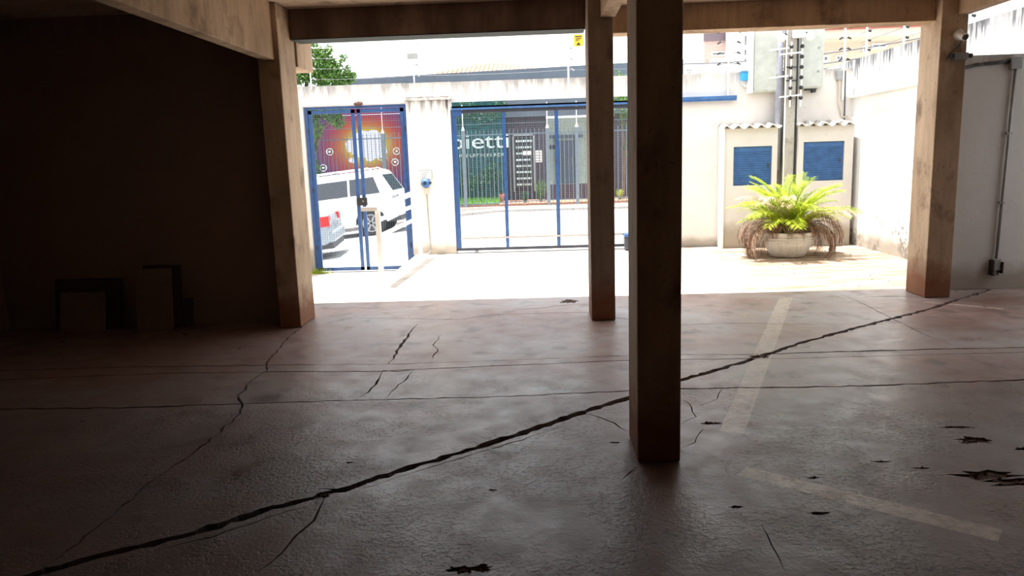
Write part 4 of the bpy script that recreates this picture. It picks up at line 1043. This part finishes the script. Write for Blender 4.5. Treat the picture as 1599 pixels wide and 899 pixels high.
hd = thing('hedge', 'dark green climbing hedge on top of the teal sign wall', 'hedge', (-2.6, 25.6, 3))
done('foliage', leaves([((-3.7+.35*k, 25.35, 3.05+.1*math.sin(k*2)), .33) for k in range(8)]+[((-3.6, 25.25, 1.2), .4), ((-2.9, 25.25, .9), .45), ((-2.2, 25.25, .8), .4), ((-1.6, 25.25, 1.0), .4)], .06, 5, 330), 'leafdark', hd, kind='stuff')
t2 = thing('slim_tree', 'small tree seen in the gap between the two middle columns', 'tree', (2.75, 24.9, .12))
done('trunk', MB().tube([(2.75, 24.9, .12), (2.8, 24.9, 1.6), (2.72, 24.9, 3)], [.06, .05, .03], 8), 'bark', t2)
done('foliage', leaves([((2.7, 24.8, 3.1), .5), ((2.95, 24.8, 2.6), .4), ((2.5, 24.8, 3.4), .35), ((2.9, 24.8, 1.7), .25), ((2.6, 24.8, 3.9), .3)], .055, 6, 260), 'leaf', t2, kind='stuff')

# terracotta roof house
hh = thing('tiled_house', 'house with a low terracotta hip roof beyond the long grey fascia', 'house', (-2.1, 36, 0))
done('wall', box(-4.4, .3, 34.6, 39, 0, 5.3), 'farwhite', hh)
rf = MB(); rx0, rx1, ry0, ry1, zb_, zt_ = -4.9, .7, 34, 39.5, 5.22, 5.95; nn_ = 40
def hip(mb):
    # front slope with rolls of tiles
    A_, B_, T0, T1 = Vector((rx0, ry0, zb_)), Vector((rx1, ry0, zb_)), Vector((-2.7, 36.7, zt_)), Vector((-1.6, 36.7, zt_))
    Cb, Db = Vector((rx1, ry1, zb_)), Vector((rx0, ry1, zb_))
    mb.add([A_, B_, T1, T0, Cb, Db], [(0,1,2,3), (1,4,2), (5,0,3), (4,5,3,2), (0,5,4,1)])
M['paletile'] = plain('pale_roof_tiles', (.7, .5, .42), .85, var=.2)
hip(rf); done('roof', rf, 'paletile', hh)
for k in range(28):
    x = rx0+.1+(rx1-rx0-.2)*k/27
    f = 1. if -2.7 <= x <= -1.6 else ((x-rx0)/(-2.7-rx0) if x < -2.7 else (rx1-x)/(rx1+1.6))
    done('roof_tile_row', MB().tube([(x, ry0-.03, zb_+.02), (x, ry0+2.7*f, zb_+.02+(zt_-zb_)*f)], .065, 6), 'terracotta', hh)

# far buildings on the right
def building(name, label, Y, x0, x1, z1, mat, wins, roofm=None, depth=1.6):
    b_ = thing(name, label, 'building', ((x0+x1)/2, Y+depth/2, 0))
    done('wall', box(x0, x1, Y, Y+depth, -.5, z1), mat, b_)
    done('roof', box(x0-.2, x1+.2, Y-.2, Y+depth, z1, z1+.18), roofm or mat, b_)
    for (a, c_, d, e) in wins:
        w = done('window', MB().box(a, c_, Y-.04, Y, d, e), 'whitepaint', b_)
        done('pane', MB().box(a+.06, (a+c_)/2-.02, Y-.06, Y-.041, d+.06, e-.06).box((a+c_)/2+.02, c_-.06, Y-.06, Y-.041, d+.06, e-.06), 'pane', w)
    return b_
p = lambda x, y, Y: at(x, y, Y)
a, c_ = p(1067, 93, 36), p(1090, 60, 36)
ti = p(1100, 52, 40); tj = p(1146, 92, 40)
tb_ = building('apartment_block', 'tall pinkish apartment block with a dark purple upper band beyond the wall', 40, ti.x, tj.x, 10.5, 'farpink',
         [(p(1112, 0, 40).x, p(1134, 0, 40).x, p(1112, 88, 40).z, p(1112, 81, 40).z), (p(1137, 0, 40).x, p(1145, 0, 40).x, p(1140, 89, 40).z, p(1140, 81, 40).z)])
done('purple_band', box(ti.x-.05, tj.x+.05, 39.9, 40, p(1120, 64, 40).z, 10.4), 'farpurple', tb_)
done('balcony', MB().box(p(1108, 0, 40).x, tj.x+.3, 39.2, 40, p(1110, 84, 40).z-.5, p(1110, 84, 40).z-.3), 'farwhite', tb_)
building('white_building', 'pale building with small windows left of the big grey wall cabinet', 38, p(1146, 60, 38).x, p(1176, 60, 38).x, 10, 'farwhite',
         [(p(1162, 0, 38).x, p(1172, 0, 38).x, p(1165, 97, 38).z, p(1165, 90, 38).z), (p(1162, 0, 38).x, p(1172, 0, 38).x, p(1165, 88, 38).z, p(1165, 76, 38).z), (p(1162, 0, 38).x, p(1172, 0, 38).x, p(1165, 72, 38).z, p(1165, 54, 38).z)])
building('white_house', 'low white house beyond the wall behind the fence rod', 33.5, p(1070, 100, 33).x, p(1180, 100, 33).x, p(1100, 104, 33).z, 'farwhite',
         [(p(1075, 0, 33).x, p(1086, 0, 33).x, p(1080, 111, 33).z, p(1080, 105, 33).z), (p(1099, 0, 33).x, p(1108, 0, 33).x, p(1103, 112, 33).z, p(1103, 107, 33).z)])
bh = building('beige_house', 'beige house with wide eaves beyond the white side wall corner', 28, p(1240, 80, 28).x, p(1460, 80, 28).x, p(1300, 62, 28).z, 'farbeige',
         [(p(x0_, 0, 28).x, p(x1_, 0, 28).x, p(x0_, y1_, 28).z, p(x0_, y0_, 28).z) for x0_, x1_, y0_, y1_ in ((1282, 1297, 87, 97), (1308, 1321, 86, 95), (1350, 1359, 71, 83), (1364, 1388, 68, 76))])
done('eave', box(p(1240, 60, 28).x, p(1470, 60, 28).x, 26.6, 28, p(1300, 56, 28).z-.25, p(1300, 56, 28).z), 'farbeige', bh)
done('eave_edge', box(p(1240, 60, 28).x, p(1470, 60, 28).x, 26.5, 26.6, p(1300, 54, 28).z-.05, p(1300, 54, 28).z+.05), 'farredtrim', bh)
done('upper_storey', box(p(1290, 60, 28).x, p(1480, 60, 28).x, 28.2, 29.5, p(1300, 60, 28).z, 8), 'farwhite', bh)
# power cables crossing the street sky
pc = MB()
for k, (ya, yb) in enumerate(((60, 52), (78, 66), (85, 79), (92, 70))):
    A_ = at(1060, ya+40, 17+k*.2); B_ = at(1445, yb+6, 17+k*.2)
    pc.tube([A_.lerp(B_, s/10)-Vector((0,0,.12*(1-(s/5-1)**2))) for s in range(11)], .012, 5)
done('power_cables', pc, 'darkwire', loc=(6, 17, 4), label='thin dark overhead power cables crossing beyond the wall on the right', cat='cable')
